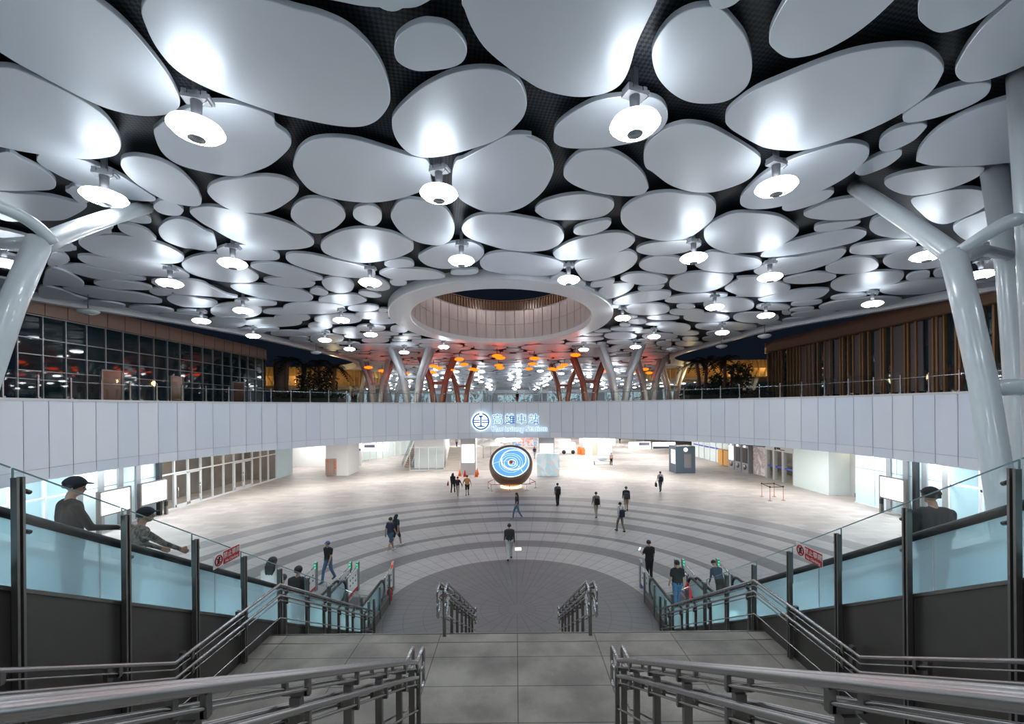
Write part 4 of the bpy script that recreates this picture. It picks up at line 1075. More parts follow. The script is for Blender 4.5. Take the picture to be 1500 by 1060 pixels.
m = MB(); m.lathe([(0, .05), (.16, .05), (.16, .2), (0, .25)], n=16); o = m.build('centre_knob', 'orange', bw, world=False); o.location = cb + nrm * (hh - .08) + Rm @ Vector((.02, -.1, 0)) - Vector(bw.location); o.rotation_euler = Rm.to_euler()
m = MB(); m.lathe([(0, 0), (.95, 0), (.95, .12), (0, .12)], (c0.x, cy, 0), 40); m.build('lit_plinth', emat('warm plinth glow', (1, .62, .3), 3.0), bw)
# red tape barrier around the bowl
pp = [(715, 715), (719.7, 719), (746.7, 718), (771.7, 718), (784.4, 714), (725, 709.5), (776, 709)]
P = [fl(*q) for q in pp]
tr = empty('tape_barrier', (c0.x, c0.y - .3, 0), 0, 'low barrier of red tape on thin posts around the bronze bowl', 'barrier')
for q in P:
    m = MB(); m.lathe([(0, 0), (.16, 0), (.16, .02), (.025, .04), (.025, .58), (.035, .6), (0, .61)], q, 12); m.build('post', 'steel', tr)
order_ = [5, 0, 1, 2, 3, 4, 6]
m = MB()
for a, b in zip(order_, order_[1:]): m.beam(P[a] + Vector((0, 0, .54)), P[b] + Vector((0, 0, .54)), .012, .05)
m.build('tape', 'red', tr)
# art box right of bowl
a, b = fl(786.5, 697), fl(819, 696)
box_obj('art_panel', (a.x, a.y, 0), (b.x, a.y + .5, 2.35), 'art', 'pastel wave-patterned panel standing right of the bronze bowl', 'art panel')
# cones at the left poster column
for k, (px, py, lab) in enumerate(((673.3, 697, 'orange traffic cone at the left corner of the poster column'), (681, 698, 'red traffic cone in front of the poster column'), (697.7, 698, 'orange traffic cone at the right corner of the poster column, front'), (699.3, 695, 'orange traffic cone at the right corner of the poster column, behind'))):
    q = fl(px, py); r = empty('traffic_cone', q, 0, lab, 'traffic cone', 'traffic cones')
    m = MB(); m.lathe([(0, .03), (.17, .03), (.03, .72), (0, .72)], n=14); m.build('cone', 'red' if k == 1 else 'orange', r, world=False)
    m = MB(); m.box((0, 0, .015), (.42, .42, .03)); m.build('base', 'orange', r, world=False)
# stanchions at right
sq = [fl(1116, 727), fl(1128, 733), fl(1134, 727), fl(1147.5, 732.5)]
r = empty('stanchion_barrier', (sum(q.x for q in sq) / 4, sq[0].y, 0), 0, 'square of four copper stanchions with dark belts on the right floor', 'barrier')
for q in sq:
    m = MB(); m.lathe([(0, 0), (.15, 0), (.15, .02), (.03, .04), (.03, .98), (0, .98)], q, 12); pq = m.build('post', 'copper_post', r)
    m = MB(); m.lathe([(0, .98), (.05, .98), (.05, 1.1), (0, 1.1)], q, 12); m.build('post_head', 'black', pq)
m = MB()
for a, b in ((0, 1), (1, 3), (3, 2), (2, 0)): m.beam(sq[a] + Vector((0, 0, 1.02)), sq[b] + Vector((0, 0, 1.02)), .01, .05)
m.build('belt', 'black', r)
# bench with seated person spot, and small plates in the floor
q = fl(888, 680); r = empty('bench', q, 0, 'low grey bench with a blue-white bundle on it, far right of the bowl', 'bench')
m = MB(); m.box((-.5, 0, .45), (2.6, .6, .08)); m.build('seat', 'grey_wall', r, world=False)
for x in (-1.5, .5):
    m = MB(); m.box((x, 0, .2), (.08, .5, .42)); m.build('leg', 'dark_steel', r, world=False)
m = MB(); m.ball((0, 0, .25), .3, 14, sc=(2.2, .8, .8)); o = m.build('bundle', pmat('pale blue bundle', (.55, .65, .78), .8)); o.location = q + Vector((-.5, 0, .5)); tag(o, 'pale blue bundle lying on the far bench', 'bundle')
q = fl(759, 804); o = box_obj('floor_marker', (q.x - .16, q.y - .2, 0), (q.x + .16, q.y + .2, .012), 'white_glow', 'small glowing square in the floor right of the person in white trousers', 'floor light')
for px, py, lab in ((347, 800, 'x'), ):
    pass
# ------------------------------------------------------------------ deep lower hall
def wallq(name, a, b, z0, z1, mat, th=.2):
    m = MB(); d = (Vector(b) - Vector(a)).to_2d(); L = d.length
    m.box(((a[0] + b[0]) / 2, (a[1] + b[1]) / 2, (z0 + z1) / 2), (L, th, z1 - z0), math.atan2(d.y, d.x)); return tag(m.build(name, mat), kind='structure')
wallq('wall_back', (-40, 112), (40, 112), 0, ZT, 'white_wall')
wallq('wall_left_far', (-22.5, 58), (-15, 72), 0, ZT, 'mint_wall')
# glass railing wall with mullions at left (behind the column)
m = MB()
for k in range(14):
    t = k / 13; m.box((-21.5 + 7 * t, 57 + 15 * t, 2.0), (.1, .1, 4.0))
tag(m.build('trim_5', 'frame_white'), kind='structure')
a = fl(607, 685.5); b = fl(655, 685)
box_obj('wall_lift_block', (a.x, a.y, 0), (b.x - .4, a.y + 5, ZT), 'white_wall', kind='structure')
m = MB()
for t in (0, .28, .55, .78, 1.0): m.box((a.x + (b.x - a.x) * t, a.y - 2.2, 1.35), (.05, .05, 2.7))
m.box(((a.x + b.x) / 2, a.y - 2.2, 2.7), (b.x - a.x, .05, .06)); m.box(((a.x + b.x) / 2, a.y - 2.2, .08), (b.x - a.x, .05, .08)); r = m.build('glass_partition', 'frame_white'); centre(r); tag(r, 'white framed glass partition before the lift block left of the poster column', 'partition')
mm = MB(); mm.face([(a.x, a.y - 2.2, .1), (b.x, a.y - 2.2, .1), (b.x, a.y - 2.2, 2.7), (a.x, a.y - 2.2, 2.7)]); mm.build('glass_pane', 'glass', r)
# far stair and far escalator
q0, q1 = fl(651, 689.5), fl(672, 689.5)
m = MB()
for k in range(14): m.box(((q0.x + q1.x) / 2, q0.y + .3 * k + .15, .085 + .17 * k), (q1.x - q0.x, .3, .17 + .0)); 
for k in range(14): m.box(((q0.x + q1.x) / 2, q0.y + .3 * k + .15, .17 * k / 2), (q1.x - q0.x - .02, .3, .17 * k + .01))
r = m.build('far_staircase', pmat('warm stone steps', (.50, .45, .40), .7)); centre(r); tag(r, 'small stone staircase left of the poster column, far back', 'staircase')
q0 = fl(599, 684); r = empty('far_escalator', q0, 0, 'small escalator far back, left of the white lift block', 'escalator')
m = MB()
for k in range(16): m.box((q0.x, q0.y + .4 * k, .1 + .2 * k), (1.0, .42, .22))
m.build('steps', pmat('warm steps', (.42, .34, .27), .6), r)
for s in (-1, 1):
    m = MB(); m.yzprism([(q0.y - .8, .1), (q0.y + 6.2, 3.3), (q0.y + 6.2, 4.2), (q0.y - .3, 1.0), (q0.y - .8, .9)], q0.x + s * .62, q0.x + s * .66); bb = m.build('balustrade', 'glass_rail', r)
    m = MB(); m.tube([(q0.x + s * .64, q0.y - .8, .3), (q0.x + s * .64, q0.y - 1.0, .7), (q0.x + s * .64, q0.y - .4, 1.02), (q0.x + s * .64, q0.y + 6.2, 4.22)], .05, 8); m.build('handrail', 'frame_white', bb)
# hanging signs under the band
def hang_sign(px0, px1, py0, py1, d, label, dark=False):
    a, b = ond(px0, py0, d), ond(px1, py1, d)
    r = empty('hanging_sign', ((a.x + b.x) / 2, d, b.z), 0, label, 'sign')
    m = MB(); m.box(((a.x + b.x) / 2, d, (a.z + b.z) / 2), (b.x - a.x, .15, a.z - b.z)); m.build('sign_box', 'white_glow', r)
    m = MB()
    if dark: m.box((a.x + (b.x - a.x) * dark, d - .09, a.z - (a.z - b.z) * .3), ((b.x - a.x) * .48, .03, (a.z - b.z) * .4))
    else: m.box(((a.x + b.x) / 2, d - .09, b.z + (a.z - b.z) * .2), (b.x - a.x, .03, (a.z - b.z) * .36))
    m.build('dark_band', pmat('sign slate band', (.11, .12, .17), .4), r)
    m = MB(); m.box(((a.x + b.x) / 2 - .5, d, (a.z + 4.25) / 2), (.05, .05, max(.05, 4.25 - a.z))); m.box(((a.x + b.x) / 2 + .5, d, (a.z + 4.25) / 2), (.05, .05, max(.05, 4.25 - a.z))); m.build('hanger', 'steel', r)
hang_sign(497, 529, 650, 660.5, 52, 'white hanging sign with a slate band, nearest the hydrant column')
hang_sign(532.5, 565, 650, 660.5, 54, 'white hanging sign with a black box, second from the hydrant column', .28)
hang_sign(921, 953, 647, 657, 56, 'white hanging sign with a black box, left of the slate kiosk', .7)
hang_sign(956, 989, 647.5, 657, 54, 'white hanging sign with a slate band touching the slate kiosk')
# festival clutter at the back
for px0, px1, py0, py1, d, mt, lab in ((748, 790, 641, 653, 80, 'fest', 'colourful festival banner high behind the bronze bowl'), (819, 836, 643, 656, 75, 'white_glow', 'white festival board right of the poster column')):
    a, b = ond(px0, py0, d), ond(px1, py1, d)
    o = box_obj('festival_banner', (a.x, d, b.z), (b.x, d + .08, min(a.z, 4.2)), mt, lab, 'banner')
for px, py, wd, lab in ((719, 674, 3.6, 'white market parasol just left of the bowl rim, nearer'), (708, 671, 3.0, 'white market parasol left of the bowl, further left'), (735, 668, 3.2, 'white market parasol behind the bowl top'), (752, 666, 3.0, 'white market parasol behind the bowl, right of its top')):
    q = fl(px, py); r = empty('market_parasol', q, 0, lab, 'parasol', 'white market parasols')
    m = MB(); m.lathe([(wd / 2, 2.2), (wd / 2, 2.12), (wd / 4, 2.65), (.05, 2.95), (0, 2.95)], n=8, smooth=False); m.build('canopy', 'white', r, world=False)
    m = MB(); m.tube([(0, 0, 0), (0, 0, 2.9)], .04, 8); m.build('pole', 'steel', r, world=False)
for px, py, lab in ((848.5, 665, 'orange water barrier far right of the bowl, left one'), (854, 666, 'taller orange water barrier far right of the bowl')):
    q = fl(px, py); r = empty('water_barrier', q, 0, lab, 'barrier')
    m = MB(); m.box((0, 0, .45), (.55, .5, .9)); m.box((0, 0, 1.0), (.4, .4, .25)); m.build('body', 'orange', r, world=False)
q = fl(832, 664); r = empty('white_cart', q, 0, 'white market cart with dark wheels right of the poster column', 'cart')
m = MB(); m.box((0, 0, .9), (2.2, 1.2, .8)); m.box((.6, 0, 1.5), (1.0, 1.2, .5)); m.build('body', 'white', r, world=False)
for x in (-.7, .7):
    m = MB(); m.lathe([(0, -.08), (.3, -.08), (.3, .08), (0, .08)], (x, -.6, .3), 16, R=Matrix.Rotation(PI / 2, 3, 'X')); m.build('wheel', 'black', r, world=False)
# white block with doors and poster at right back
a, b = fl(852, 667), fl(900, 667)
box_obj('wall_service_block', (a.x + .4, a.y + 1, 0), (b.x, a.y + 5, ZT), 'white_wall', kind='structure')
o = box_obj('poster_light', (fl(881, 664).x, a.y + .9, 1.4), (fl(898, 664).x, a.y + .98, 4.1), 'white_glow', 'tall lit white poster on the white block at the right back', 'poster')
o = box_obj('white_locker', (fl(863, 663).x, a.y + .85, 0), (fl(870, 663).x, a.y + .98, 1.9), pmat('pale tan door', (.55, .45, .38), .5), 'small tan door in the white block at the right back', 'door')
# lights of the lower hall: rows of ceiling lamps under the slab (hidden by the band from here)
def area(x, y, z, sx, sy, p, col=(1, .97, .93)):
    l = bpy.data.lights.new('hall_ceiling_light', 'AREA'); l.shape = 'RECTANGLE'; l.size = sx; l.size_y = sy; l.energy = p; l.color = col
    o = bpy.data.objects.new('hall_ceiling_light', l); COL.objects.link(o); o.location = (x, y, z); return o
for k in range(-9, 10):
    a = k * .215
    x, y = rp(a, RR + 1.9)
    o = area(x, y, 4.2, 3.0, .8, 195 if abs(a) > .6 else 270, (.95, .98, 1) if abs(a) > 1.2 else (1, .965, .92)); o.rotation_euler = (0, 0, -a)
for y in (54, 62, 70, 80, 92, 104):
    for x in (-20, -10, 0, 10, 20): area(x, y, 4.2, 5, 1.2, 380)
for s in (-1, 1):
    for y in (33, 41): area(s * 26.6, y, 4.1, 1, 3, 45, (1, .8, .6))
    for y in (16, 21): area(s * 26, y, 4.1, .8, 3, 90, (.9, .97, 1))
area(-25.5, 51, 4.1, 4, 1, 260)

for k in range(8):
    a = 2 * PI * k / 8 + .3
    l = bpy.data.lights.new('skylight_lamp', 'POINT'); l.energy = 70; l.color = (1, .86, .8); l.shadow_soft_size = .3
    o = bpy.data.objects.new('skylight_lamp', l); COL.objects.link(o); o.location = (SC2[0] + 4.5 * math.cos(a), SC2[1] + 7.5 * math.sin(a), H + 4.6)
# ================================================================== stairs, handrails, escalators
LZD = EYE - 4.25          # mid landing level 2.95
TN = math.tan(math.radians(30))
XW = 4.62                 # stair side wall
# stairs: top flight, landing, lower flight
m = MB(); bmx = XW + .05
y0, y1, y2, y3 = .55, 5.4, 8.0, 13.1
ns1 = 17; top = LZD + (y1 - y0) * TN
poly = [(y0 - 2.5, top), (y0, top)]
for k in range(ns1):
    z = top - (k + 1) * (top - LZD) / ns1; y = y0 + (y1 - y0) * (k + 1) / ns1
    poly += [(y0 + (y1 - y0) * k / ns1, z), (y, z)]
poly += [(y2, LZD)]
ns2 = 18
for k in range(ns2 - 1):
    z = LZD * (1 - (k + 1) / ns2); y = y2 + (y3 - y2) * (k + 1) / ns2
    poly += [(y2 + (y3 - y2) * k / ns2, z), (y, z)]
poly += [(y3 - (y3 - y2) / ns2, 0.004), (y0 - 2.5, 0.004)]
m.yzprism(poly, -bmx, bmx)
tag(m.build('floor_stairs', 'slab'), kind='structure')
m = MB(); m.box((0, y2 - .015, LZD + .004), (2 * bmx, .03, .012)); m.box((0, y2 - .31, LZD + .002), (2 * bmx, .02, .006))
tag(m.build('trim_6', 'dark_steel'), kind='structure')
# ------------------------------------------------------------------ handrails
def rail_z(y):            # top rail height along the stairs
    if y < y1: return LZD + 1.0 + (y1 + .05 - y) * .569
    if y < y2 - .12: return LZD + 1.0
    return LZD + 1.0 - (y - y2 + .12) * TN
def handrail(root, x, ys, r=.027, drop=.2, loop0=False, loop1=False, rod=True):
    for nm, dz, rr in (('top_rail', 0, r), ('lower_rail', -drop, r * .92)):
        pts = [Vector((x, y, rail_z(y) + dz)) for y in ys]
        m = MB(); m.tube(pts, rr, 12); m.build(nm, 'steel', root)
        if rod:
            m = MB(); m.tube([p + Vector((0, 0, -.085)) for p in pts[0:]], .011, 6); m.build('thin_rod', 'steel', root)
    m = MB(); m.tube([Vector((x, y, rail_z(y) - .62)) for y in ys], .012, 6); m.build('bottom_rod', 'steel', root)
    for on, y, s in ((loop0, ys[0], -1), (loop1, ys[-1], 1)):
        if not on: continue
        z = rail_z(y); L = .30
        pts = [(x, y, z), (x, y + s * (L - .05), z), (x, y + s * L, z - .05), (x, y + s * L, z - .20), (x, y + s * (L - .05), z - .25), (x, y + s * .04, z - drop)]
        m = MB(); m.tube(pts, r * .8, 10); m.tube([(x, y + s * .03, z - drop), (x, y + s * (L - .06), z - .24), (x, y + s * L, z - .3), (x, y + s * L, z - .46), (x, y + s * (L - .06), z - .52), (x, y + s * .02, z - .42), (x, y + s * .0, z - .24)], r * .75, 10)
        m.build('end_loop', 'steel', root)
def rail_posts(root, x, ysz, w=.055, brk=()):
    for y, zb in ysz:
        zt = rail_z(y) - .13
        m = MB(); m.box((x, y, (zb + zt) / 2), (w, w * .8, zt - zb)); p = m.build('post', 'dark_steel', root)
        for dx in brk:
            for dz in (0, -.2):
                m = MB(); m.box((x + dx / 2, y, rail_z(y) + dz - .105), (abs(dx), .03, .035)); m.box((x + dx, y, rail_z(y) + dz - .072), (.03, .03, .10)); m.build('bracket', 'dark_steel', p)
def stair_z(y):
    if y < y0: return top
    if y < y1: return LZD + (y1 - y) * TN
    if y < y2: return LZD
    return max(0, LZD - (y - y2) * TN)
for s, side in ((-1, 'left'), (1, 'right')):
    xc = s * 1.36
    r = empty('stair_handrail', (xc, 3.2, stair_z(3.2)), 0, f'double steel handrail descending in the foreground, {side} of the stair axis', 'handrail')
    for dx in (-.07, .07): handrail(r, xc + dx, [.25, 1.0, 2.0, 3.0, 4.0, 5.0, y1 + .02, y1 + .1][0:8], .027, loop1=True)
    rail_posts(r, xc, [(y, stair_z(y) - .05) for y in (.9, 1.75, 2.6, 3.4, 4.15, 4.85)] + [(5.42, LZD)], .065, (-.07, .07))
    m = MB(); m.box((xc + s * .0 - s * .07, 5.50, LZD + .44), (.05, .05, .88)); m.build('post', 'dark_steel', r)
    r = empty('stair_handrail', (xc, 10.5, stair_z(10.5)), 0, f'double steel handrail on the lower flight, {side} of the stair axis', 'handrail')
    for dx in (-.07, .07): handrail(r, xc + dx, [y2 - .12, 9, 10, 11, 12, 13.0], .025, loop0=True, loop1=True)
    rail_posts(r, xc - s * .0, [(y2 - .1, LZD)] + [(y, max(0, stair_z(y) - .05)) for y in (8.8, 9.6, 10.4, 11.2, 12.0, 12.8)], .06, (-.07, .07))
    xr = s * (XW - .2)
    r = empty('wall_handrail', (xr, 6.5, LZD), 0, f'steel handrail following the {side} stair wall down to the plaza', 'handrail')
    handrail(r, xr, [.9, 2, 3, 4, 5, y1 + .05, 6.6, y2 - .12, 9, 10, 11, 12, 13.0], .024)
    rail_posts(r, xr + s * .05, [(y, stair_z(y)) for y in (8.15, 9.0, 9.8, 10.6, 11.5, 12.4)], .055, (-s * .05,))
    for y in (2.6, 3.62, 4.7, 5.75, 6.9):
        m = MB()
        for dz in (0, -.2): m.box((xr + s * .07, y, rail_z(y) + dz - .1), (.16, .04, .05)); m.box((xr, y, rail_z(y) + dz - .06), (.04, .04, .1))
        m.box((xr + s * .13, y, rail_z(y) - .22), (.05, .06, .4)); m.build('wall_bracket', 'dark_steel', r)
EDGE = pmat('glass edge', (.16, .26, .27), .2)
# ------------------------------------------------------------------ escalators
def hz(y):                # moving handrail height
    return max(.95, EYE - 1.70 - TN * (y - 5.34))
YB = 13.22                # foot of the incline
YT = -.4
def esc(s, xa, xb, label, art, led, flip):
    "escalator between x=s*xa (inner) and s*xb (outer)"
    root = empty('escalator', (s * (xa + xb) / 2, 10.0, 0), 0, label, 'escalator')
    for nm, x in (('balustrade', xa), ('balustrade', xb)):
        X = s * x
        m = MB()
        poly = [(YT, hz(YT) - .74), (YB, .22), (15.35, .22)] + [(15.4 + .22 * math.sin(t), .56 - .30 * math.cos(t)) for t in [PI * k / 8 for k in range(9)]] + [(15.35, .9), (YB, hz(YB) - .05), (YT, hz(YT) - .05)]
        nseg = []
        m.yzprism(poly, X - .008, X + .008); b = m.build('balustrade_glass', 'glass_frost', root)
        for y in [1.2 + 1.9 * k for k in range(7)]:
            m = MB(); m.box((X, y, hz(y) - .4), (.02, .012, .68)); m.build('glass_joint', 'frame_white', b)
        m = MB(); pts = [(X, YT, hz(YT)), (X, YB - .2, hz(YB - .2)), (X, YB + .2, .95), (X, 15.3, .95)] + [(X, 15.34 + .34 * math.sin(t), .61 + .34 * math.cos(t)) for t in [PI * k / 8 for k in range(9)]] + [(X, 15.1, .25)]
        m.tube(pts, .048, 10); m.build('handrail', 'rubber', root)
        m = MB(); m.yzprism([(YT, hz(YT) - 1.28), (YB, -.0 + .01), (15.6, .01), (15.6, .24), (YB, .24), (YT, hz(YT) - .74)], X - .07, X + .07); m.build('skirt', 'skirt', root)
    m = MB(); xl, xr_ = s * xa, s * xb
    n = 34; zt = hz(YT) - 1.0; poly = [(YT, zt)]
    for k in range(n):
        z = zt * (1 - (k + 1) / n); y = YT + (YB - YT) * (k + 1) / n; poly += [(YT + (YB - YT) * k / n + .001, z + .008), (y, z + .008)]
    poly += [(16.2, .008), (16.2, .004), (YB, .004), (YT, zt - .7)]
    m.yzprism(poly, min(xl, xr_) + .08, max(xl, xr_) - .08); m.build('steps', 'step', root)
    for k in range(9):  # unseen point lights added in the channel to brighten the balustrade glass
        y = .6 + 1.65 * k
        l = bpy.data.lights.new('escalator_fill_light', 'POINT'); l.energy = 13; l.color = (.75, .93, 1) if y < 10 else (.7, 1, .93); l.shadow_soft_size = .12
        o = bpy.data.objects.new('escalator_fill_light', l); COL.objects.link(o); o.location = (s * (xa + xb) / 2, y, hz(y) - .55)
    return root
def barrier(s, x, poster_mat, led, label, name='escalator_barrier'):
    X = s * x; r = empty(name, (X, 16.2, 0), 0, label, 'barrier')
    m = MB(); m.box((X, 16.85, .56), (.09, .16, 1.12)); m.box((X, 15.75, .45), (.05, .06, .9)); m.build('post', 'skirt', r)
    m = MB(); m.tube([(X, 15.75, .9), (X, 16.85, 1.0)], .03, 8); m.build('rail', 'steel', r)
    m = MB(); m.box((X, 16.32, .5), (.02, .92, .78)); m.box((X, 16.32, .14), (.024, .92, .12), mi=1)
    for a in range(3):
        for b in range(2): m.box((X, 16.05 + .26 * a, .5 + .2 * b), (.026, .08, .07), mi=2)
    m.build('notice_panel', ['white', poster_mat, 'black'], r)
    m = MB(); m.box((X, 16.76, .98), (.05, .02, .16)); m.box((X, 16.82, 1.125), (.05, .08, .01)); m.build('light', led, r)
for s, side in ((-1, 'left'), (1, 'right')):
    esc(s, 4.93, 6.36, f'escalator beside the {side} stair wall, the one next to the stairs', None, None, 0)
    esc(s, 6.58, 8.0, f'outer escalator on the {side}, further from the stairs', None, None, 0)
    pm = 'red' if s < 0 else 'blue'
    for k, (x, led) in enumerate(((4.93, 'red_led' if s < 0 else 'skirt'), (6.33, 'green_led'), (6.62, 'green_led'), (8.0, 'green_led'))):
        barrier(s, x, pm, led, f'guide barrier with notice panel at the foot of the {side} escalators, {ORD[k + 1]} from the stairs')
    # side screen: steel posts, clear glass, bronze cladding
    root = empty('glass_screen', (s * XW, 8.0, 0), 0, f'sloping glass screen with dark steel posts between stairs and {side} escalator', 'glass screen')
    ys_ = [3.9 + 1.075 * k for k in range(-3, 10)]
    gz = lambda y: max(1.2, EYE - .525 - TN * (y - 3.92))
    for k, y in enumerate(ys_):
        zt = max(1.1, EYE - .60 - TN * (y - 3.9)); zb = max(0, stair_z(y) - .05 if y < y2 else stair_z(y) - .1)
        m = MB(); X = s * (XW - .03)
        m.box((X, y - .024, (zt + zb) / 2), (.06, .022, zt - zb)); m.box((X, y + .024, (zt + zb) / 2), (.06, .022, zt - zb)); m.box((X + s * .02, y, (zt + zb) / 2 - .03), (.02, .04, zt - zb - .06)); p = m.build('post', 'dark_steel', root)
        for dz in (-.12, -.5):
            m = MB(); m.tube([(s * (XW - .02), y + .03, zt + dz), (s * (XW + .05), y + .16, zt + dz - .05)], .022, 8); m.build('clamp', 'rubber', p)
        if k < len(ys_) - 1:
            a, b = y + .01, ys_[k + 1] - .01; xg = s * (XW + .03)
            m = MB(); m.face([(xg, a, gz(a) - .62), (xg, b, gz(b) - .62), (xg, b, gz(b)), (xg, a, gz(a))]); m.beam((xg, a, gz(a)), (xg, b, gz(b)), .016, .010, mi=1); m.beam((xg, a, gz(a) - .62), (xg, a, gz(a)), .012, .012, mi=1); m.build('glass_pane', ['glass', EDGE], root)
    # cladding of the escalator flank towards the stairs, bay by bay
    for k, y in enumerate(ys_[:-1]):
        a, b = y + .008, ys_[k + 1] - .008
        za, zb_ = hz(a) - .76, hz(b) - .76
        ba, bb = (max(0, stair_z(a) - .3), max(0, stair_z(b) - .3))
        if y > 8: ba, bb = max(.0, za - .55), max(.0, zb_ - .55)
        if za < .25: continue
        m = MB(); m.yzprism([(a, ba), (b, bb), (b, zb_), (a, za)], s * (XW + .04), s * (XW + .1)); m.build('cladding_panel', 'clad', root)
        m = MB(); m.beam((s * (XW + .06), a, za), (s * (XW + .06), b, zb_), .08, .035); m.build('cladding_cap', 'dark_steel', root)
    # sign
    if True:
        px0, px1, py0, py1 = ((315.5, 348.5, 801, 828) if s < 0 else (1168, 1201.5, 797, 826))
        xg = s * (XW + .02); c = onx((px0 + px1) / 2, (py0 + py1) / 2 + (0 if s < 0 else 0), xg)
        sg = empty('warning_sign', c, (PI / 2 if s < 0 else -PI / 2), f'red and white no-climbing sign on the {side} glass screen', 'sign')
        L = .60
        # local frame: x runs along the screen as read from the stairs, z up
        shear = 0
        def pl(nm, x0, x1, z0, z1, mat, y=0):
            m = MB(); m.box(((x0 + x1) / 2, y, (z0 + z1) / 2), (x1 - x0, .006, z1 - z0)); return m.build(nm, mat, sg, world=False)
        pl('board', -.30, .30, -.105, .105, 'white'); pl('red_field', -.08, .298, -.10, .10, 'red', -.006)
        m = MB(); m.lathe([(.068, -.006), (.085, -.006), (.085, .006), (.068, .006), (.068, -.006)], (-.19, -.008, 0), 24, R=Matrix.Rotation(PI / 2, 3, 'X')); m.beam((-.245, -.008, .05), (-.135, -.008, -.05), .008, .014); m.build('prohibition_ring', 'red', sg, world=False)
        m = MB(); m.ball((-.175, -.008, .04), .016, 8); m.beam((-.19, -.008, .03), (-.20, -.008, -.02), .012, .03); m.beam((-.2, -.008, -.015), (-.22, -.008, -.055), .01, .014); m.beam((-.2, -.008, -.015), (-.175, -.008, -.05), .01, .014); m.beam((-.19, -.008, .02), (-.15, -.008, .0), .01, .012); m.build('climber', 'black', sg, world=False)
        text_mesh('lettering', '禁止攀爬', .10, 'white', (.11, -.012, .03), (PI / 2, 0, 0), sg, .001)
        text_mesh('lettering', 'No Climbing', .06, 'white', (.11, -.012, -.06), (PI / 2, 0, 0), sg, .001)
        # hangs level with the slope of the glass
        sg.rotation_euler = (0, 0, PI / 2 if s < 0 else -PI / 2)
# outer glass flank of the far escalators and a little extinguisher at the left foot
for s, side in ((-1, 'left'), (1, 'right')):
    m = MB(); X = s * 8.35
    for k in range(9):
        a, b = 5.0 + 1.1 * k, 6.1 + 1.1 * k; z = lambda y: max(1.25, hz(y) + .25)
        m.face([(X, a + .02, z(a) - 1.0), (X, b - .02, z(b) - 1.0), (X, b - .02, z(b)), (X, a + .02, z(a))])
    r = m.build('glass_flank', 'glass'); centre(r); tag(r, f'glass flank along the outer side of the {side} escalators', 'glass screen')
    m = MB()
    for k in range(10): y = 5.0 + 1.1 * k; m.box((X, y, max(1.1, hz(y) + .1) / 2), (.05, .07, max(1.1, hz(y) + .1)))
    m.build('posts', 'dark_steel', r)
q = fl(570.5, 879); r = empty('fire_extinguisher', q, 0, 'red fire extinguisher standing at the foot of the left escalator', 'extinguisher')
m = MB(); m.lathe([(0, 0), (.09, 0), (.095, .05), (.095, .36), (.05, .43), (.03, .46), (0, .46)], n=16); m.build('cylinder', 'red', r, world=False)
m = MB(); m.box((0, 0, .48), (.14, .03, .03)); m.tube([(.04, 0, .46), (.12, 0, .4), (.12, 0, .2)], .012, 6); m.build('valve', 'black', r, world=False)
# lower entry frames by the stair foot (short glass returns)
for s, side in ((-1, 'left'), (1, 'right')):
    r = empty('glass_return', (s * 4.72, 14.6, 0), 0, f'low glass guard with posts at the {side} foot of the stairs', 'glass guard')
    for y in (13.4, 14.5, 15.6):
        m = MB(); m.box((s * 4.7, y, .55), (.06, .07, 1.1)); m.build('post', 'dark_steel', r)
    for a, b in ((13.45, 14.45), (14.55, 15.55)):
        m = MB(); m.face([(s * 4.72, a, .15), (s * 4.72, b, .15), (s * 4.72, b, 1.15), (s * 4.72, a, 1.15)]); m.build('glass_pane', 'glass_rail', r)
    m = MB(); m.box((s * 4.74, 14.5, .16), (.1, 2.3, .32)); m.build('kerb', 'dark_steel', r)
# ================================================================== tree columns and upper level buildings
def column(name, label, limbs, mat, bars=()):
    root = empty(name, (limbs[0][0][0], limbs[0][0][1], min(p[2] for l in limbs for p in l[:-1])), 0, label, 'column')
    for l in limbs:
        m = MB(); m.tube(l[:-1] if not isinstance(l[-1], Vector) and isinstance(l[-1], (int, float)) else l, l[-1], 20); m.build('limb', mat, root)
    for b in bars:
        m = MB(); m.tube(b[:-1], b[-1], 16); m.build('crossbar', mat, root)
    return root
T = Vector
def ground(p, q): return q + (q - p) * (q.z / (p.z - q.z))     # the line p > q carried on to the plaza floor
zt = H + .2
J = ond(1396, 372, 9.6)
A0_, A1_, A2_ = ond(1462, 700, 8.2), ond(1418, 460, 9.0), ond(1440, 560, 8.7)
lower = ground(A2_, A0_)
br = onz(1252, 274, H + .25)
def bez(a, b, c, n=10): return [a * (1 - t) ** 2 + b * 2 * t * (1 - t) + c * t * t for t in [k / n for k in range(n + 1)]]
B0 = onz(1500, 105, H + .2); B1 = ond(1515, 330, 8.9); B2 = ond(1528, 620, 8.3); B3 = ground(B1, B2)
C0 = onz(1456, 248, H + .1); C1 = ond(1480, 400, 12.6); C2 = ond(1499, 650, 11.6); C3 = ground(C1, C2)
rt_ = column('tree_column', 'pale branching steel column at right, forking under the ceiling discs', [[lower, A0_, A2_, A1_, J, .225], bez(J + T((.02, -.1, -.15)), J + (br - J) * .25 + T((0, 0, .08)), br) + [.215], [B3, B2, B1, B0, .27], [C3, C2, C1, C0, .30]], 'col_paint',
       [bez(J + T((.02, 0, -.05)), J + T((.25, -.9, .45)), ond(1490, 322, 8.9)) + [.135], [J + T((.2, .3, -.12)), ond(1440, 366, 11.4), C1 + T((0, 0, .5)), .15], [ond(1436, 568, 8.7), ond(1475, 567, 8.6), ond(1530, 566, 8.5), .17]])
J = ond(58, 352, 10.2); br = onz(214, 303, H + .25)
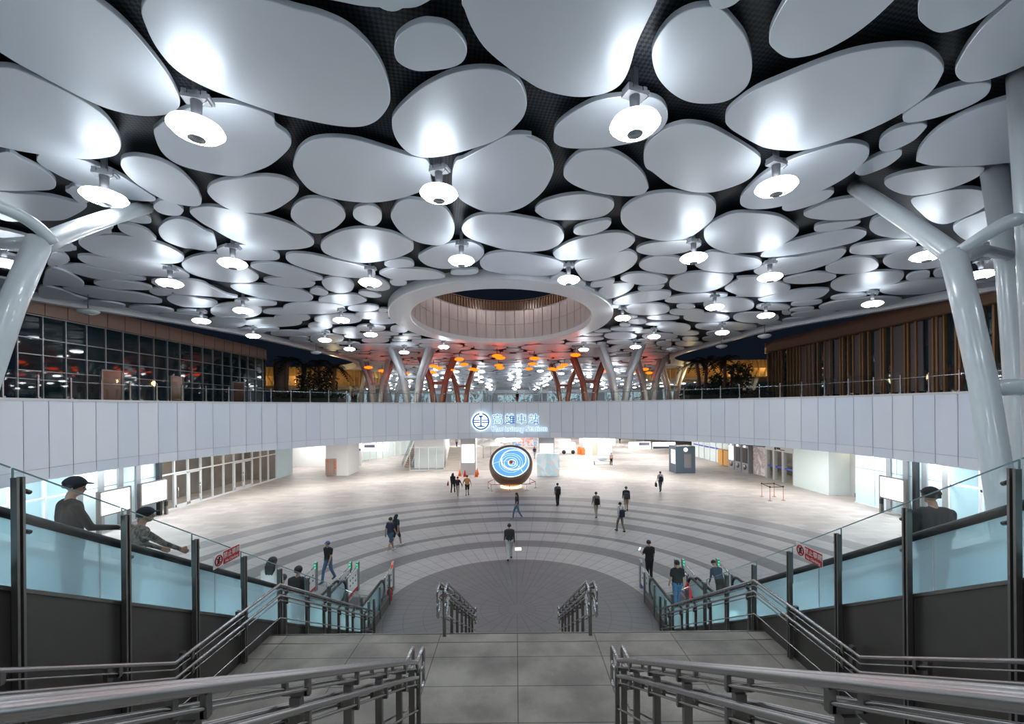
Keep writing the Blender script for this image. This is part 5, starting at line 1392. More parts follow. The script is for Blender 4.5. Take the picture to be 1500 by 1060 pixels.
L1, L2, L3 = ond(16, 450, 9.6), ond(-22, 560, 9.2), ond(-60, 680, 8.9)
lf = column('tree_column', 'pale branching steel column at the left edge, forking under the ceiling discs', [[ground(L2, L3), L3, L2, L1, J, .235], bez(J + T((0, 0, -.12)), J + (br - J) * .3 + T((0, 0, .08)), br) + [.22], [T((ond(-120, 600, 9.0).x, 9.0, 0)), ond(-120, 600, 9.0), ond(-110, 300, 9.6), onz(-100, 120, H + .2), .36]], 'col_paint',
       [bez(J + T((.2, .1, -.02)), ond(50, 318, 9.9), ond(-10, 300, 9.3)) + bez(ond(-10, 300, 9.3), ond(-60, 285, 9.2), ond(-105, 280, 9.3))[1:] + [.135], [J + T((-.2, .1, 0)), ond(10, 357, 10.6), ond(-90, 352, 11), .14]])
def ycol(px, pyb, d, w, mat, label, red=False, big=1.0):
    "four-limbed tree column of the upper level seen across the court"
    x = (px - CX) * d / F; zb = UP; zt_ = H + .3
    limbs = []; R = .32 * big
    for sx in (-1, 1):
        for sy in (-1, 1):
            bx_, by_ = x + sx * .55 * big, d + sy * .5
            limbs.append([T((bx_, by_, zb)), T((x + sx * (.55 + w * .22), d + sy * .7, zb + 3.2)), T((x + sx * (.55 + w * .85), d + sy * (1.2), zt_)), R])
    bars = []
    zz = zb + 3.0
    for sy in (-1, 1): bars.append([T((x - .55 - w * .2, d + sy * .68, zz)), T((x + .55 + w * .2, d + sy * .68, zz)), R * .55])
    for sx in (-1, 1): bars.append([T((x + sx * (.55 + w * .2), d - .68, zz)), T((x + sx * (.55 + w * .2), d + .68, zz)), R * .55])
    return column('tree_column', label, limbs, mat, bars)
ycol(604, 589, 49.5, 2.1, 'col_paint', 'big white tree column behind the balustrade, left of the skylight')
ycol(909, 589, 49.5, 2.2, 'col_paint', 'big white tree column behind the balustrade, right of the skylight')
for px, d, w, lab in ((642, 60, 2.2, 'copper brown tree column right of the big white left one'), (677, 70, 2.0, 'copper brown tree column nearest the sign, left side'), (826, 70, 2.0, 'copper brown tree column nearest the sign, right side'), (864, 60, 2.2, 'copper brown tree column left of the big white right one')):
    ycol(px, 588, d, w, 'col_brown', lab)
for px, d, lab in ((553, 62, 'slim pale tree column left of the big white left one'), (524, 78, 'distant pale tree column beside the left palms'), (576, 84, 'distant pale tree column seen past the big white left one'), (951, 62, 'slim pale tree column right of the big white right one'), (985, 74, 'distant pale tree column beside the right palms'), (717, 118, 'tiny far tree column left of the sign axis'), (785, 118, 'tiny far tree column right of the sign axis'), (1095, 80, 'distant pale tree column behind the right palms')):
    ycol(px, 588, d, 1.8, 'col_paint', lab)
# left facade: dark glazing with grey mullions under a tan fascia
XF = -31.0
fy = [26.3 + 1.42 * k for k in range(22)]
def fcurve(y):            # plan of the facade, rounding off at the far end
    return XF if y < 52 else XF - .9 + math.sqrt(max(0, .81 - 0)) * math.cos(min(1.5, (y - 52) / 5.5 * 1.5)) if False else XF - (max(0, y - 51) ** 2) * .10
fac = empty('glass_facade', (XF, 40, UP), 0, 'dark glass facade with grey mullions under a tan fascia, upper level left', 'building')
rows = [UP, UP + 1.05, UP + 2.05, UP + 3.1, UP + 4.15, UP + 5.65]
for k in range(len(fy) - 1):
    a, b = fy[k], fy[k + 1]
    m = MB()
    for z0, z1 in zip(rows, rows[1:]): m.face([(fcurve(a) + random.uniform(-.006, .006), a, z0), (fcurve(b) + random.uniform(-.006, .006), b, z0), (fcurve(b), b, z1), (fcurve(a), a, z1)])
    m.build('glazing', 'dark_glass', fac)
m = MB()
for k, y in enumerate(fy): m.box((fcurve(y) + .05, y, (UP + rows[-1]) / 2), (.12, .07, rows[-1] - UP))
for z in rows[2:]:
    for a, b in zip(fy, fy[1:]): m.beam((fcurve(a) + .05, a, z), (fcurve(b) + .05, b, z), .1, .06)
m.build('mullions', 'frame_grey', fac)
m = MB()
for a, b in zip(fy, fy[1:]):
    m.face([(fcurve(a) + .25, a, rows[-1] + .05), (fcurve(b) + .25, b, rows[-1] + .05), (fcurve(b) + .25, b, rows[-1] + 1.25), (fcurve(a) + .25, a, rows[-1] + 1.25)])
    m.face([(fcurve(a) + .25, a, rows[-1] + .05), (fcurve(b) + .25, b, rows[-1] + .05), (fcurve(b), b, rows[-1] + .05), (fcurve(a), a, rows[-1] + .05)])
    m.box((fcurve(b) + .26, b, rows[-1] + .65), (.02, .03, 1.2), mi=1)
m.build('fascia', ['tan', 'brown_panel'], fac)
for y, w_ in ((32.4, 1.5), (38.6, 1.3), (47.2, 1.8)):
    m = MB(); m.box((XF + .1, y, UP + 1.25), (.12, w_, 2.5)); d_ = m.build('door', pmat('warm door glass', (.22, .12, .08), .15, .4), fac)
    m = MB(); m.box((XF + .1, y, UP + 2.5), (.2, w_ + .2, .1)); m.box((XF + .1, y - w_ / 2 - .05, UP + 1.25), (.2, .1, 2.5)); m.box((XF + .1, y + w_ / 2 + .05, UP + 1.25), (.2, .1, 2.5)); m.build('door_frame', 'frame_grey', d_)
m = MB(); m.lathe([(0, UP), (.9, UP), (.9, UP + 5.7), (0, UP + 5.7)], (-30.6, 55.4, 0), 24); o = m.build('corner_column', pmat('brown drum', (.26, .17, .14), .4, .2), fac)
# right building: dark glass behind bronze fins
XB = 30.5
rb = empty('wood_finned_building', (XB, 40, UP), 0, 'dark glass building with vertical bronze fins, upper level right', 'building')
m = MB()
for k in range(14):
    a, b = 26 + 1.8 * k, 26 + 1.8 * (k + 1)
    for z0, z1 in ((UP, UP + 2.2), (UP + 2.25, UP + 3.7), (UP + 3.75, UP + 5.7)): m.face([(XB + random.uniform(-.02, .02), a + .03, z0), (XB, b - .03, z0), (XB, b - .03, z1), (XB, a + .03, z1)])
m.build('glazing', 'dark_glass', rb)
gp = pmat('mauve grey panel', (.13, .105, .11), .5)
m = MB()
for px in (1190, 1215, 1258, 1290, 1318, 1345, 1372, 1180, 1230): p = onx(px, 540, XB); m.box((XB - .06, p.y, UP + 3.0), (.08, 1.0, 5.2))
m.build('infill_panels', gp, rb)
for q in (385, 398, 414, 428, 440, 466, 480, 494, 508, 522, 549, 566, 582, 600, 630, 655, 700, 712, 735, 757, 788, 800, 825, 880, 892, 928, 985, 1000, 1035, 1110, 1128, 1160, 1212, 1228, 1290, 1330, 1380, 1425):
    p = onx(1000 + q / 3, 540, XB)
    m = MB(); m.box((XB - .1, p.y, UP + 2.85), (.2, .14, 5.7)); m.build('fin', 'bronze', rb)
m = MB()
for a, b in ((25, 50.2),):
    m.box((XB - .05, (a + b) / 2, UP + 6.3), (1.3, b - a, 1.2)); m.box((XB, (a + b) / 2, UP + 5.72), (1.0, b - a, .1))
m.build('fascia', 'brown_panel', rb)
m = MB(); m.lathe([(0, UP), (.0, UP)], n=3) if False else m.box((XB + 2.5, 50.3, UP + 2.8), (6, .3, 5.6)); m.build('end_wall', 'brown_panel', rb)
m = MB(); m.lathe([(0, UP + 5.7), (1.5, UP + 5.7), (1.5, UP + 6.9), (0, UP + 6.9)], (XB + .85, 50.2, 0), 40); m.build('rounded_fascia', 'gold', rb)
# golden slatted canopy edges beyond the courts
def gold(cx, cy, rx, ry, z0, z1, label, a0=0, a1=2 * PI):
    m = MB(); n = 90
    for k in range(n):
        a, b = a0 + (a1 - a0) * k / n, a0 + (a1 - a0) * (k + 1) / n
        for (r0, za), (r1, zb) in (((1.0, z1), (1.03, (z0 + z1) / 2)), ((1.03, (z0 + z1) / 2), (.97, z0)), ((.97, z0), (.7, z0 - .1))):
            m.face([(cx + rx * r0 * math.cos(a), cy + ry * r0 * math.sin(a), za), (cx + rx * r0 * math.cos(b), cy + ry * r0 * math.sin(b), za), (cx + rx * r1 * math.cos(b), cy + ry * r1 * math.sin(b), zb), (cx + rx * r1 * math.cos(a), cy + ry * r1 * math.sin(a), zb)])
        if k % 1 == 0:
            aa = a; m.box((cx + rx * 1.035 * math.cos(aa), cy + ry * 1.035 * math.sin(aa), (z0 + z1) / 2), (.1, .1, (z1 - z0) * .96), aa)
    o = m.build('golden_canopy', 'gold'); centre(o); return tag(o, label, 'canopy')
gold(-42, 82, 16.5, 9, EYE + 4.2, EYE + 7.4, 'golden slatted canopy edge behind the dark palms at left')
gold(44, 84, 18, 8.5, EYE + 5.2, EYE + 8.2, 'golden slatted canopy edge behind the palms at right')
def lamp_pt(p, e, c=(1, .72, .35), r=.5):
    l = bpy.data.lights.new('warm_uplight', 'POINT'); l.energy = e; l.color = c; l.shadow_soft_size = r
    o = bpy.data.objects.new('warm_uplight', l); COL.objects.link(o); o.location = p
for x in (-38, -30, -46): lamp_pt((x, 70, EYE + 4.6), 240)
for x in (30, 38, 46): lamp_pt((x, 72, EYE + 5.4), 240)
for y in (48, 51): lamp_pt((33, y + 3.5, UP + 7.0), 120)
for px, dd in ((604, 47.6), (909, 47.6), (642, 58), (677, 68), (826, 68), (864, 58), (553, 60), (951, 60)): lamp_pt(((px - CX) * dd / F, dd, UP + .5), 30, (1, .8, .6), .5)
# far concourse: glazed shop boxes, end wall with blue-white lit screens
m = MB(); m.box((0, 150, UP + 3.5), (130, .5, 7)); tag(m.build('wall_end', pmat('far end wall', (.42, .43, .45), .6)), kind='structure')
m = MB(); m.box((0, 120, UP + 3.9), (66, .5, 1.0)); tag(m.build('trim_7', 'white_rim'), kind='structure')
shopg = multi_mat('lit shop glass', [(.10, .16, .19), (.55, .72, .80), (.06, .09, .10), (.75, .82, .85)], .55, .15, emit=.35)
rs = random.Random(5)
SH = [(-24, 96, 9), (-12, 104, 7), (0, 110, 9), (12, 104, 8), (25, 96, 9), (-36, 90, 8), (37, 92, 9), (-8, 84, 3), (8, 84, 3.2)]
SL = ['far left', 'left of the sign axis, deep', 'deepest, in the middle', 'right of the sign axis, deep', 'far right', 'outermost left', 'outermost right', 'small one left of the sign axis', 'small one right of the sign axis']
for (x, y, wd), lab in zip(SH, SL):
    r = empty('glass_kiosk', (x, y, UP), 0, f'lit glass shop box on the upper concourse, {lab}', 'shop')
    m = MB(); m.box((x, y, UP + 1.35), (wd, 2.5, 2.7)); m.build('glass_box', shopg, r)
    m = MB(); m.box((x, y, UP + 2.95), (wd + .2, 2.7, .5)); m.build('fascia', 'grey_wall', r)
    m = MB()
    for k in range(int(wd) + 1): m.box((x - wd / 2 + k * wd / int(wd), y - 1.27, UP + 1.35), (.08, .06, 2.7))
    m.build('frame', 'frame_white', r)
# ------------------------------------------------------------------ palms and planters
def palm(px, d, h, label, n=15, L=2.3, lean=.3, bushy=False):
    x = (px - CX) * d / F; r = empty('palm', (x, d, UP), 0, label, 'palm')
    m = MB(); k = 8; pts = [T((lean * (t / k) ** 2, .1 * math.sin(t), h * t / k)) for t in range(k + 1)]
    m.tube(pts, [.26 - .09 * t / k for t in range(k + 1)], 10); m.build('trunk', 'trunk', r, world=False)
    m = MB(); topp = pts[-1]; rr = random.Random(int(px * 7 + d))
    for q in range(n):
        a = 2 * PI * q / n * 2.4 + rr.random(); el = rr.uniform(-.1, 1.1); LL = L * rr.uniform(.75, 1.1)
        prev = None
        st = 11
        for j in range(st + 1):
            t = j / st; rad = LL * t * math.cos(el * .7); zz = LL * (math.sin(el) * t - .75 * t * t)
            c = topp + T((rad * math.cos(a), rad * math.sin(a), zz)); sd = T((-math.sin(a), math.cos(a), 0))
            if prev is not None:
                for sgn in (-1, 1):
                    ll = (.16 + .55 * math.sin(PI * min(1, t * 1.02))) * .8
                    m.face([prev, c, c + sd * sgn * ll + T((math.cos(a) * .12, math.sin(a) * .12, -.28 * ll))])
                    mid = (prev + c) / 2; m.face([mid, c, mid + sd * sgn * ll * .9 + T((0, 0, -.4 * ll))])
            prev = c
    m.build('fronds', 'leaf', r, world=False)
def shrub(px, d, w, h, label, nm='garden_tree', trunk=True):
    x = (px - CX) * d / F; r = empty(nm, (x, d, UP), 0, label, 'tree'); rr = random.Random(int(px * 3 + d * 5))
    if trunk:
        m = MB(); m.tube([(0, 0, 0), (.1, .05, h * .35), (-.05, 0, h * .62)], [.14, .11, .07], 8); m.tube([(.1, .05, h * .33), (.5, .1, h * .6)], [.08, .05], 6); m.tube([(.05, .05, h * .36), (-.5, -.1, h * .58)], [.08, .05], 6); m.build('trunk', 'trunk', r, world=False)
    m = MB()
    for q in range(420):
        u = rr.random() * 2 * PI; v = rr.uniform(-1, 1); e = rr.random() ** .4
        c = T((w * e * math.sqrt(1 - v * v) * math.cos(u), w * e * math.sqrt(1 - v * v) * math.sin(u) * .8, h * (.66 if trunk else .5) + h * (.34 if trunk else .5) * v * e))
        d1 = T((rr.gauss(0, 1), rr.gauss(0, 1), rr.gauss(0, 1))).normalized(); d2 = d1.cross(T((rr.gauss(0, 1), rr.gauss(0, 1), .3))).normalized(); s_ = rr.uniform(.18, .34)
        m.face([c, c + d1 * s_ + d2 * s_ * .35, c + d1 * s_ * 2, c + d1 * s_ - d2 * s_ * .35])
    m.build('leaves', 'leaf', r, world=False)
palm(420, 51, 5.4, 'palm with a tan trunk nearest the left glass facade', lean=.1)
palm(443, 53, 5.0, 'dark palm second from the left facade', lean=.4)
palm(470, 56, 5.6, 'dark palm in the middle of the left court', lean=-.3)
palm(488, 54, 4.8, 'dark palm at the right of the left court', lean=.3)
shrub(452, 52, 1.5, 4.2, 'dense dark tree among the left palms'); shrub(478, 55, 1.6, 4.6, 'dense dark tree at the right of the left palms')
palm(1025, 54, 5.0, 'dark palm at the left of the right court', lean=-.3); palm(1033, 57, 5.6, 'dark palm behind the leftmost of the right court'); palm(1061, 53, 5.2, 'tall dark palm in the middle of the right court', lean=.2); palm(1071, 56, 4.6, 'dark palm right of the tall one in the right court')
shrub(1086, 52, 1.5, 4.8, 'dense dark tree at the right of the right palms'); shrub(1053, 55, 1.2, 3.6, 'dense dark tree between the right palms')
shrub(1014, 51, 1.4, 1.6, 'low dark shrub left of the right palms', 'garden_shrub', False)
for s, x0, x1 in ((-1, 405, 500), (1, 1005, 1125)):
    a, b = (x0 - CX) * 50 / F, (x1 - CX) * 50 / F
    m = MB(); m.box(((a + b) / 2, 50.5, UP + .35), (b - a, 3.0, .7)); o = m.build('planter', pmat('dark planter', (.05, .045, .04), .6)); centre(o); tag(o, f'long dark planter box below the {"left" if s < 0 else "right"} palms', 'planter')
    m = MB(); rr = random.Random(3)
    for q in range(1500):
        c = T((rr.uniform(a, b), rr.uniform(49.1, 51.9), UP + .7 + rr.random() * .6)); d1 = T((rr.gauss(0, 1), rr.gauss(0, 1), rr.gauss(.4, 1))).normalized(); d2 = d1.cross(T((rr.gauss(0, 1), 1, .3))).normalized(); s_ = rr.uniform(.1, .2)
        m.face([c, c + d1 * s_ + d2 * s_ * .4, c + d1 * s_ * 2, c + d1 * s_ - d2 * s_ * .4])
    o = m.build('planter_leaves', 'leaf'); tag(o, 'dark low foliage growing in the planter below the palms at ' + ('left' if s < 0 else 'right'), 'foliage', kind='stuff')
# ================================================================== people
def V3(*a): return np.array(a, float)
def capsule_mesh(mb, a, b, ra, rb, n=14):
    a, b = Vector(a), Vector(b); d = b - a; L = d.length
    if L < 1e-5: mb.ball(a, ra, n); return
    R = d.to_track_quat('Z', 'Y').to_matrix(); k = 4
    prof = [(0, -ra)] + [(ra * math.sin(PI / 2 * i / k), -ra * math.cos(PI / 2 * i / k)) for i in range(1, k + 1)] + [(rb * math.cos(PI / 2 * i / k), L + rb * math.sin(PI / 2 * i / k)) for i in range(0, k)] + [(0, L + rb)]
    mb.lathe(prof, a, n, R=R)
def person(loc, rz, label, cols, h=1.70, pose='walk', ph=1, lean=0.0, armL=None, armR=None, shorts=False, skirt=False, long_hair=False, cap=None, bald=False, sleeves='short', vox=.013, head_turn=0.0, nod=0.0, hairbun=False, wide=1.0, mask=False, group=None, shirt_mat=None, belly=0):
    """standing or striding figure facing local +Y; cols = (shirt, trousers, shoes)"""
    S = h / 1.70
    segs = []          # (category, a, b, ra, rb)
    hipz = .90
    ll = math.sin(lean)
    def up(x, y, z):   # torso frame leans forward
        return V3(x, y + (z - hipz) * math.sin(lean), hipz + (z - hipz) * math.cos(lean))
    W = wide
    # torso as elliptical lofts approximated by rows of capsules
    for z0, z1, hw0, hw1, r0, r1 in ((.93, 1.10, .085, .075, .105, .098), (1.10, 1.26, .075, .095, .098, .108), (1.26, 1.38, .095, .105, .108, .095)):
        for sx in (-1, -.33, .33, 1): segs.append(('shirt', up(sx * hw0 * W, 0, z0), up(sx * hw1 * W, 0, z1), r0, r1))
    segs.append(('shirt', up(-.135 * W, -.005, 1.405), up(.135 * W, -.005, 1.405), .062, .062))
    segs.append(('shirt', up(-.06, -.01, 1.43), up(.06, -.01, 1.43), .05, .05))
    segs.append(('skin', up(0, -.005, 1.42), up(0, .015, 1.52), .052, .050))
    for sx in (-.09, 0, .09): segs.append(('trousers', V3(sx, 0, .90), V3(sx, 0, .95), .108, .105))
    if belly: segs.append(('shirt', up(-.04, .05, 1.05), up(.04, .05, 1.08), .10, .10))
    # head
    hc = up(0, .03 + .06 * math.sin(nod), 1.615)
    Rh = Matrix.Rotation(head_turn, 3, 'Z') @ Matrix.Rotation(-nod - lean * .5, 3, 'X')
    def hd(x, y, z): return hc + np.array(Rh @ Vector((x, y, z)))
    segs += [('skin', hd(0, -.012, .022), hd(0, .018, .02), .084, .078), ('skin', hd(0, .03, -.045), hd(0, .045, -.06), .056, .046), ('skin', hd(0, .085, -.004), hd(0, .100, -.022), .011, .015),
             ('skin', hd(-.079, -.005, -.008), hd(-.083, -.008, -.03), .017, .011), ('skin', hd(.079, -.005, -.008), hd(.083, -.008, -.03), .017, .011), ('skin', hd(-.03, .075, .012), hd(.03, .075, .012), .016, .016), ('lips', hd(-.016, .092, -.058), hd(.016, .092, -.058), .007, .007)]
    # legs
    st = {'walk': .26, 'stand': .0, 'step': .14}[pose]
    for sx in (-1, 1):
        f = sx * ph
        hip = V3(sx * .088, 0, .88)
        ft = st * f
        if f > 0: ank = V3(sx * .085, ft, .085); knee = (hip + ank) / 2 + V3(0, .055 if st else .015, .02); toe = ank + V3(sx * .015, .17, -.045)
        else:
            ank = V3(sx * .085, ft * 1.1, .085 + (.055 if st > .2 else 0)); knee = (hip + ank) / 2 + V3(0, .075 if st else .015, .0); toe = ank + V3(sx * .015, .15, -.055 - (.02 if st > .2 else 0))
        up_cat = 'trousers'; lo_cat = 'skin' if (shorts or skirt) else 'trousers'
        ex = 0 if lo_cat == 'skin' else .008
        if shorts:
            segs.append(('trousers', hip, hip * .12 + knee * .88, .095, .078)); segs.append(('skin', hip * .1 + knee * .9, knee, .058, .052))
        else: segs.append((up_cat, hip, knee, .092, .062 + ex))
        segs.append((lo_cat, knee, knee * .6 + ank * .4, .056 + ex, .054 + ex)); segs.append((lo_cat, knee * .6 + ank * .4, ank, .054 + ex, .038 + ex * 2.2))
        segs.append(('shoes', ank + V3(0, -.035, -.035), toe, .042, .036)); segs.append(('shoes', ank + V3(0, -.03, -.01), ank + V3(0, .03, -.02), .043, .04))
    if skirt:
        for sx in (-.07, 0, .07): segs.append(('trousers', V3(sx, 0, .9), V3(sx * 1.6, 0, .52), .105, .12))
    # arms: (shoulder-swing, elbow bend) or explicit targets
    for sx, arm in ((-1, armL), (1, armR)):
        sh = up(sx * .185 * W, -.005, 1.385)
        if arm is None:
            sw = -.30 * sx * ph if pose == 'walk' else (.06 if pose == 'stand' else -.16 * sx * ph)
            arm = (sw, .25, .10)
        sw, eb, ab = arm
        d1 = V3(sx * math.sin(ab), math.sin(sw) * math.cos(ab), -math.cos(sw) * math.cos(ab)); el = sh + d1 * .285
        sw2 = sw + eb; d2 = V3(sx * math.sin(ab) * .5, math.sin(sw2), -math.cos(sw2)); d2 /= np.linalg.norm(d2); wr = el + d2 * .245
        c_lo = 'shirt' if sleeves == 'long' else 'skin'; c_up = 'shirt'
        mid = sh * .35 + el * .65
        segs.append((c_up, sh, mid, .060, .054 if sleeves == 'short' else .050)); segs.append((c_up if sleeves == 'long' else 'skin', mid, el, .047 if sleeves == 'long' else .042, .042 if sleeves == 'long' else .038))
        segs.append((c_lo, el, wr * .97 + el * .03, .040, .031 if sleeves == 'long' else .026))
        # hand: palm, four unequal curled fingers, thumb off the side
        fwd = d2; side = np.cross(fwd, V3(sx, 0, 0)); side /= np.linalg.norm(side) + 1e-9; inn = V3(-sx, 0, 0)
        pe = wr + fwd * .085
        for k_ in (-.024, 0, .024): segs.append(('skin', wr + side * k_ * .6, pe + side * k_, .019, .018))
        for k_, L_ in ((-.031, .058), (-.0105, .07), (.0105, .066), (.031, .052)):
            b0 = pe + side * k_; b1 = b0 + fwd * L_ * .55 + inn * .010; b2 = b1 + fwd * L_ * .42 + inn * .022
            segs.append(('skin', b0, b1, .0105, .0095)); segs.append(('skin', b1, b2, .0095, .0085))
        tb = wr + fwd * .03 + side * .03 * (1 if side[1] > 0 else -1); t1 = tb + (side * (1 if side[1] > 0 else -1) * .7 + fwd * .7) * .04; segs.append(('skin', tb, t1, .0125, .011)); segs.append(('skin', t1, t1 + fwd * .03 + inn * .01, .011, .009))
    mb = MB()
    for c, a, b, ra, rb_ in segs: capsule_mesh(mb, a, b, ra, rb_)
    root = empty('person', loc, rz, label, 'person', group); root.scale = (S, S, S)
    me = bpy.data.meshes.new('body'); mb.bm.to_mesh(me); mb.bm.free()
    t = bpy.data.objects.new('body', me); COL.objects.link(t)
    md = t.modifiers.new('r', 'REMESH'); md.mode = 'VOXEL'; md.voxel_size = vox; md.use_smooth_shade = True
    sm = t.modifiers.new('s', 'SMOOTH'); sm.iterations = 3; sm.factor = .5
    dg = bpy.context.evaluated_depsgraph_get(); me2 = bpy.data.meshes.new_from_object(t.evaluated_get(dg))
    bpy.data.objects.remove(t)
    cats = ['shirt', 'trousers', 'shoes', 'skin', 'lips']
    mats = [shirt_mat or cloth(cols[0]), cloth(cols[1]), cloth(cols[2]), M['skin'], pmat('lips', (.32, .12, .10), .5) if 'lips' not in M else M['lips']]
    M['lips'] = mats[4]
    me2.materials.clear()
    for m_ in mats: me2.materials.append(m_)
    nf = len(me2.polygons); ce = np.empty(nf * 3); me2.polygons.foreach_get('center', ce); ce = ce.reshape(-1, 3)
    best = np.full(nf, 1e9); idx = np.zeros(nf, np.int32)
    for c, a, b, ra, rb_ in segs:
        ab = b - a; tt = np.clip(((ce - a) @ ab) / (ab @ ab + 1e-12), 0, 1); q = a + tt[:, None] * ab
        dd = np.linalg.norm(ce - q, axis=1) - (ra + (rb_ - ra) * tt)
        mk = dd < best; best[mk] = dd[mk]; idx[mk] = cats.index(c)
    me2.polygons.foreach_set('material_index', idx); me2.polygons.foreach_set('use_smooth', np.ones(nf, bool))
    ob = bpy.data.objects.new('body', me2); COL.objects.link(ob); ob.parent = root
    # hair / cap / eyes
    m = MB(); n = 18; RT = lambda v: Vector(hd(*v))
    def shell(rad, zlow_front, zlow_back, thick):
        rings = []
        for i in range(9):
            th = PI * .5 * i / 8 * 1.32
            ring = []
            for k in range(n):
                a = 2 * PI * k / n; back = .5 - .5 * math.sin(a)
                lim = zlow_front + (zlow_back - zlow_front) * back ** .6
                z = max(rad * math.cos(th) + .02, lim); rr_ = rad * math.sin(min(th, PI / 2)) * (1 if th < PI / 2 else math.sin(th) ** .4)
                ring.append((rr_ * math.cos(a) * .96, rr_ * math.sin(a) * 1.12 - .006, z))
            rings.append(ring)
        top_ = m.bm.verts.new(RT((0, -.006, rad + .022)))
        prev = None
        for ring in rings[1:]:
            vs = [m.bm.verts.new(RT(p)) for p in ring]
            for k in range(n):
                f = m.bm.faces.new([top_, vs[k], vs[(k + 1) % n]]) if prev is None else m.bm.faces.new([prev[k], vs[k], vs[(k + 1) % n], prev[(k + 1) % n]])
                f.smooth = True
            prev = vs
    shell(.097, .052, -.075, .01)
    if long_hair:
        for a in np.linspace(-1, 1, 7):
            m.tube([RT((.07 * a, -.055 + .02 * abs(a), .03)), RT((.085 * a, -.085, -.08)), RT((.07 * a, -.095, -.22)), RT((.05 * a, -.085, -.36))], [.035, .036, .034, .016], 8)
    m.build('hair', 'hair', root, world=False)
    if cap:
        m = MB(); shell(.104, .048, .02, .01)
        m.ball(RT((0, .105, .056)), .06, 12, sc=(1.1, 1.0, .14), R=Rh); m.build('cap', cloth(cap), root, world=False)
    for sx in (-1, 1):
        m = MB(); m.ball(RT((sx * .031, .083, .0)), .011, 8, sc=(1.2, .7, .7)); m.build('eye', 'black', root, world=False)
    return root
def backpack(p, label, col, z=1.02, w=.30, hgt=.44, d=.16, name='backpack'):
    r = empty(name, p.location, p.rotation_euler.z, label, 'bag')
    S = p.scale.x; m = MB()
    prof = [(.0, -.5), (.42, -.5), (.5, -.42), (.5, .3), (.40, .46), (.0, .5)]
    pts = [(x, z_) for x, z_ in prof] + [(-x, z_) for x, z_ in prof[::-1][1:-1]]
    y0_ = -.125
    for yy, sc in ((y0_, .92), (y0_ - d * .3, 1.0), (y0_ - d * .8, .98), (y0_ - d, .8)):
        pass
    rings = [[m.bm.verts.new((x * w * sc, yy, z + .1 + z_ * hgt * sc)) for x, z_ in pts] for yy, sc in ((y0_, .92), (y0_ - d * .3, 1.0), (y0_ - d * .8, .98), (y0_ - d, .8))]
    k = len(pts)
    for A, B in zip(rings, rings[1:]):
        for i in range(k): f = m.bm.faces.new([A[i], A[(i + 1) % k], B[(i + 1) % k], B[i]]); f.smooth = True
    m.bm.faces.new(rings[0]); m.bm.faces.new(rings[-1][::-1]); m.build('body', cloth(col), r, world=False)
    m = MB(); m.box((0, y0_ - d - .012, z + .0), (w * .6, .05, hgt * .36)); m.build('pocket', cloth([c * .8 for c in col]), r, world=False)
    for sx in (-1, 1):
        m = MB(); m.tube([(sx * w * .3, y0_ - .01, z + .26), (sx * .125, -.05, z + .47), (sx * .13, .07, z + .42), (sx * .135, .12, z + .2), (sx * .14, .05, z + .02), (sx * w * .4, y0_ - .02, z - .08)], .014, 6); m.build('strap', cloth([c * .8 for c in col]), r, world=False)
    r.scale = p.scale; return r
def handbag(loc, label, col, sz=(.1, .3, .34), name='tote_bag', rz=0):
    r = empty(name, loc, rz, label, 'bag'); m = MB(); x, y, z = sz
    rings = [[m.bm.verts.new((sx * x * s_ / 2, sy * y * t_ / 2, zz)) for sx, sy in ((-1, -1), (1, -1), (1, 1), (-1, 1))] for zz, s_, t_ in ((0, .8, .9), (z * .15, 1.1, 1.0), (z * .7, 1.0, 1.0), (z, .5, .95))]
    for A, B in zip(rings, rings[1:]):
        for i in range(4): m.bm.faces.new([A[i], A[(i + 1) % 4], B[(i + 1) % 4], B[i]])
    m.bm.faces.new(rings[0][::-1]); m.bm.faces.new(rings[-1]); m.build('body', cloth(col), r, world=False)
    m = MB(); m.tube([(0, -y * .25, z), (0, -y * .15, z + .14), (0, y * .15, z + .14), (0, y * .25, z)], .01, 6); m.build('handle', cloth(col), r, world=False)
    return r
BK, NV, WH, BG, JN = (.014, .014, .016), (.02, .028, .06), (.62, .62, .62), (.36, .31, .26), (.06, .13, .24)
def at(px, py): return fl(px, py)
p = person(at(746.5, 820), .06, 'person in dark grey jacket and white trousers walking away at the plaza centre', ((.035, .036, .038), (.55, .54, .52), BK), 1.70, 'walk', 1, sleeves='long')
p = person(at(481, 851), PI - .3, 'person in black tee, blue jeans and blue cap walking towards the left escalators', (BK, JN, (.03, .04, .07)), 1.66, 'walk', 1, cap=(.06, .10, .30))
p = person(at(572, 808), -.55, 'person in navy shirt and blue denim shorts striding with a companion', (NV, (.05, .10, .16), WH), 1.72, 'walk', -1, shorts=True)
p = person(at(580.5, 800), -.5, 'companion in dark teal top and shorts just behind the person in navy shirt', ((.03, .055, .07), (.03, .04, .06), WH), 1.66, 'walk', 1, shorts=True, long_hair=True)
backpack(p, 'dark bag on the companion of the person in denim shorts', (.02, .02, .03))
p = person(at(757.5, 759), PI / 2 + .35, 'person with long dark hair, black top and jeans crossing behind the plaza centre', ((.03, .022, .025), (.10, .17, .26), (.4, .4, .4)), 1.66, 'walk', 1, long_hair=True)
p = person(at(817, 740.5), .15, 'person in black with white sleeves and a black shoulder bag, walking away', ((.12, .12, .125), BK, BK), 1.64, 'step', 1)
backpack(p, 'black bag of the person dressed in black near the bowl', BK, w=.32)
p = person(at(873.5, 758), .1, 'person in beige shirt and trousers with a black backpack walking away', ((.20, .18, .16), BG, BK), 1.66, 'walk', 1, sleeves='long')
backpack(p, 'black backpack of the person in beige', BK)
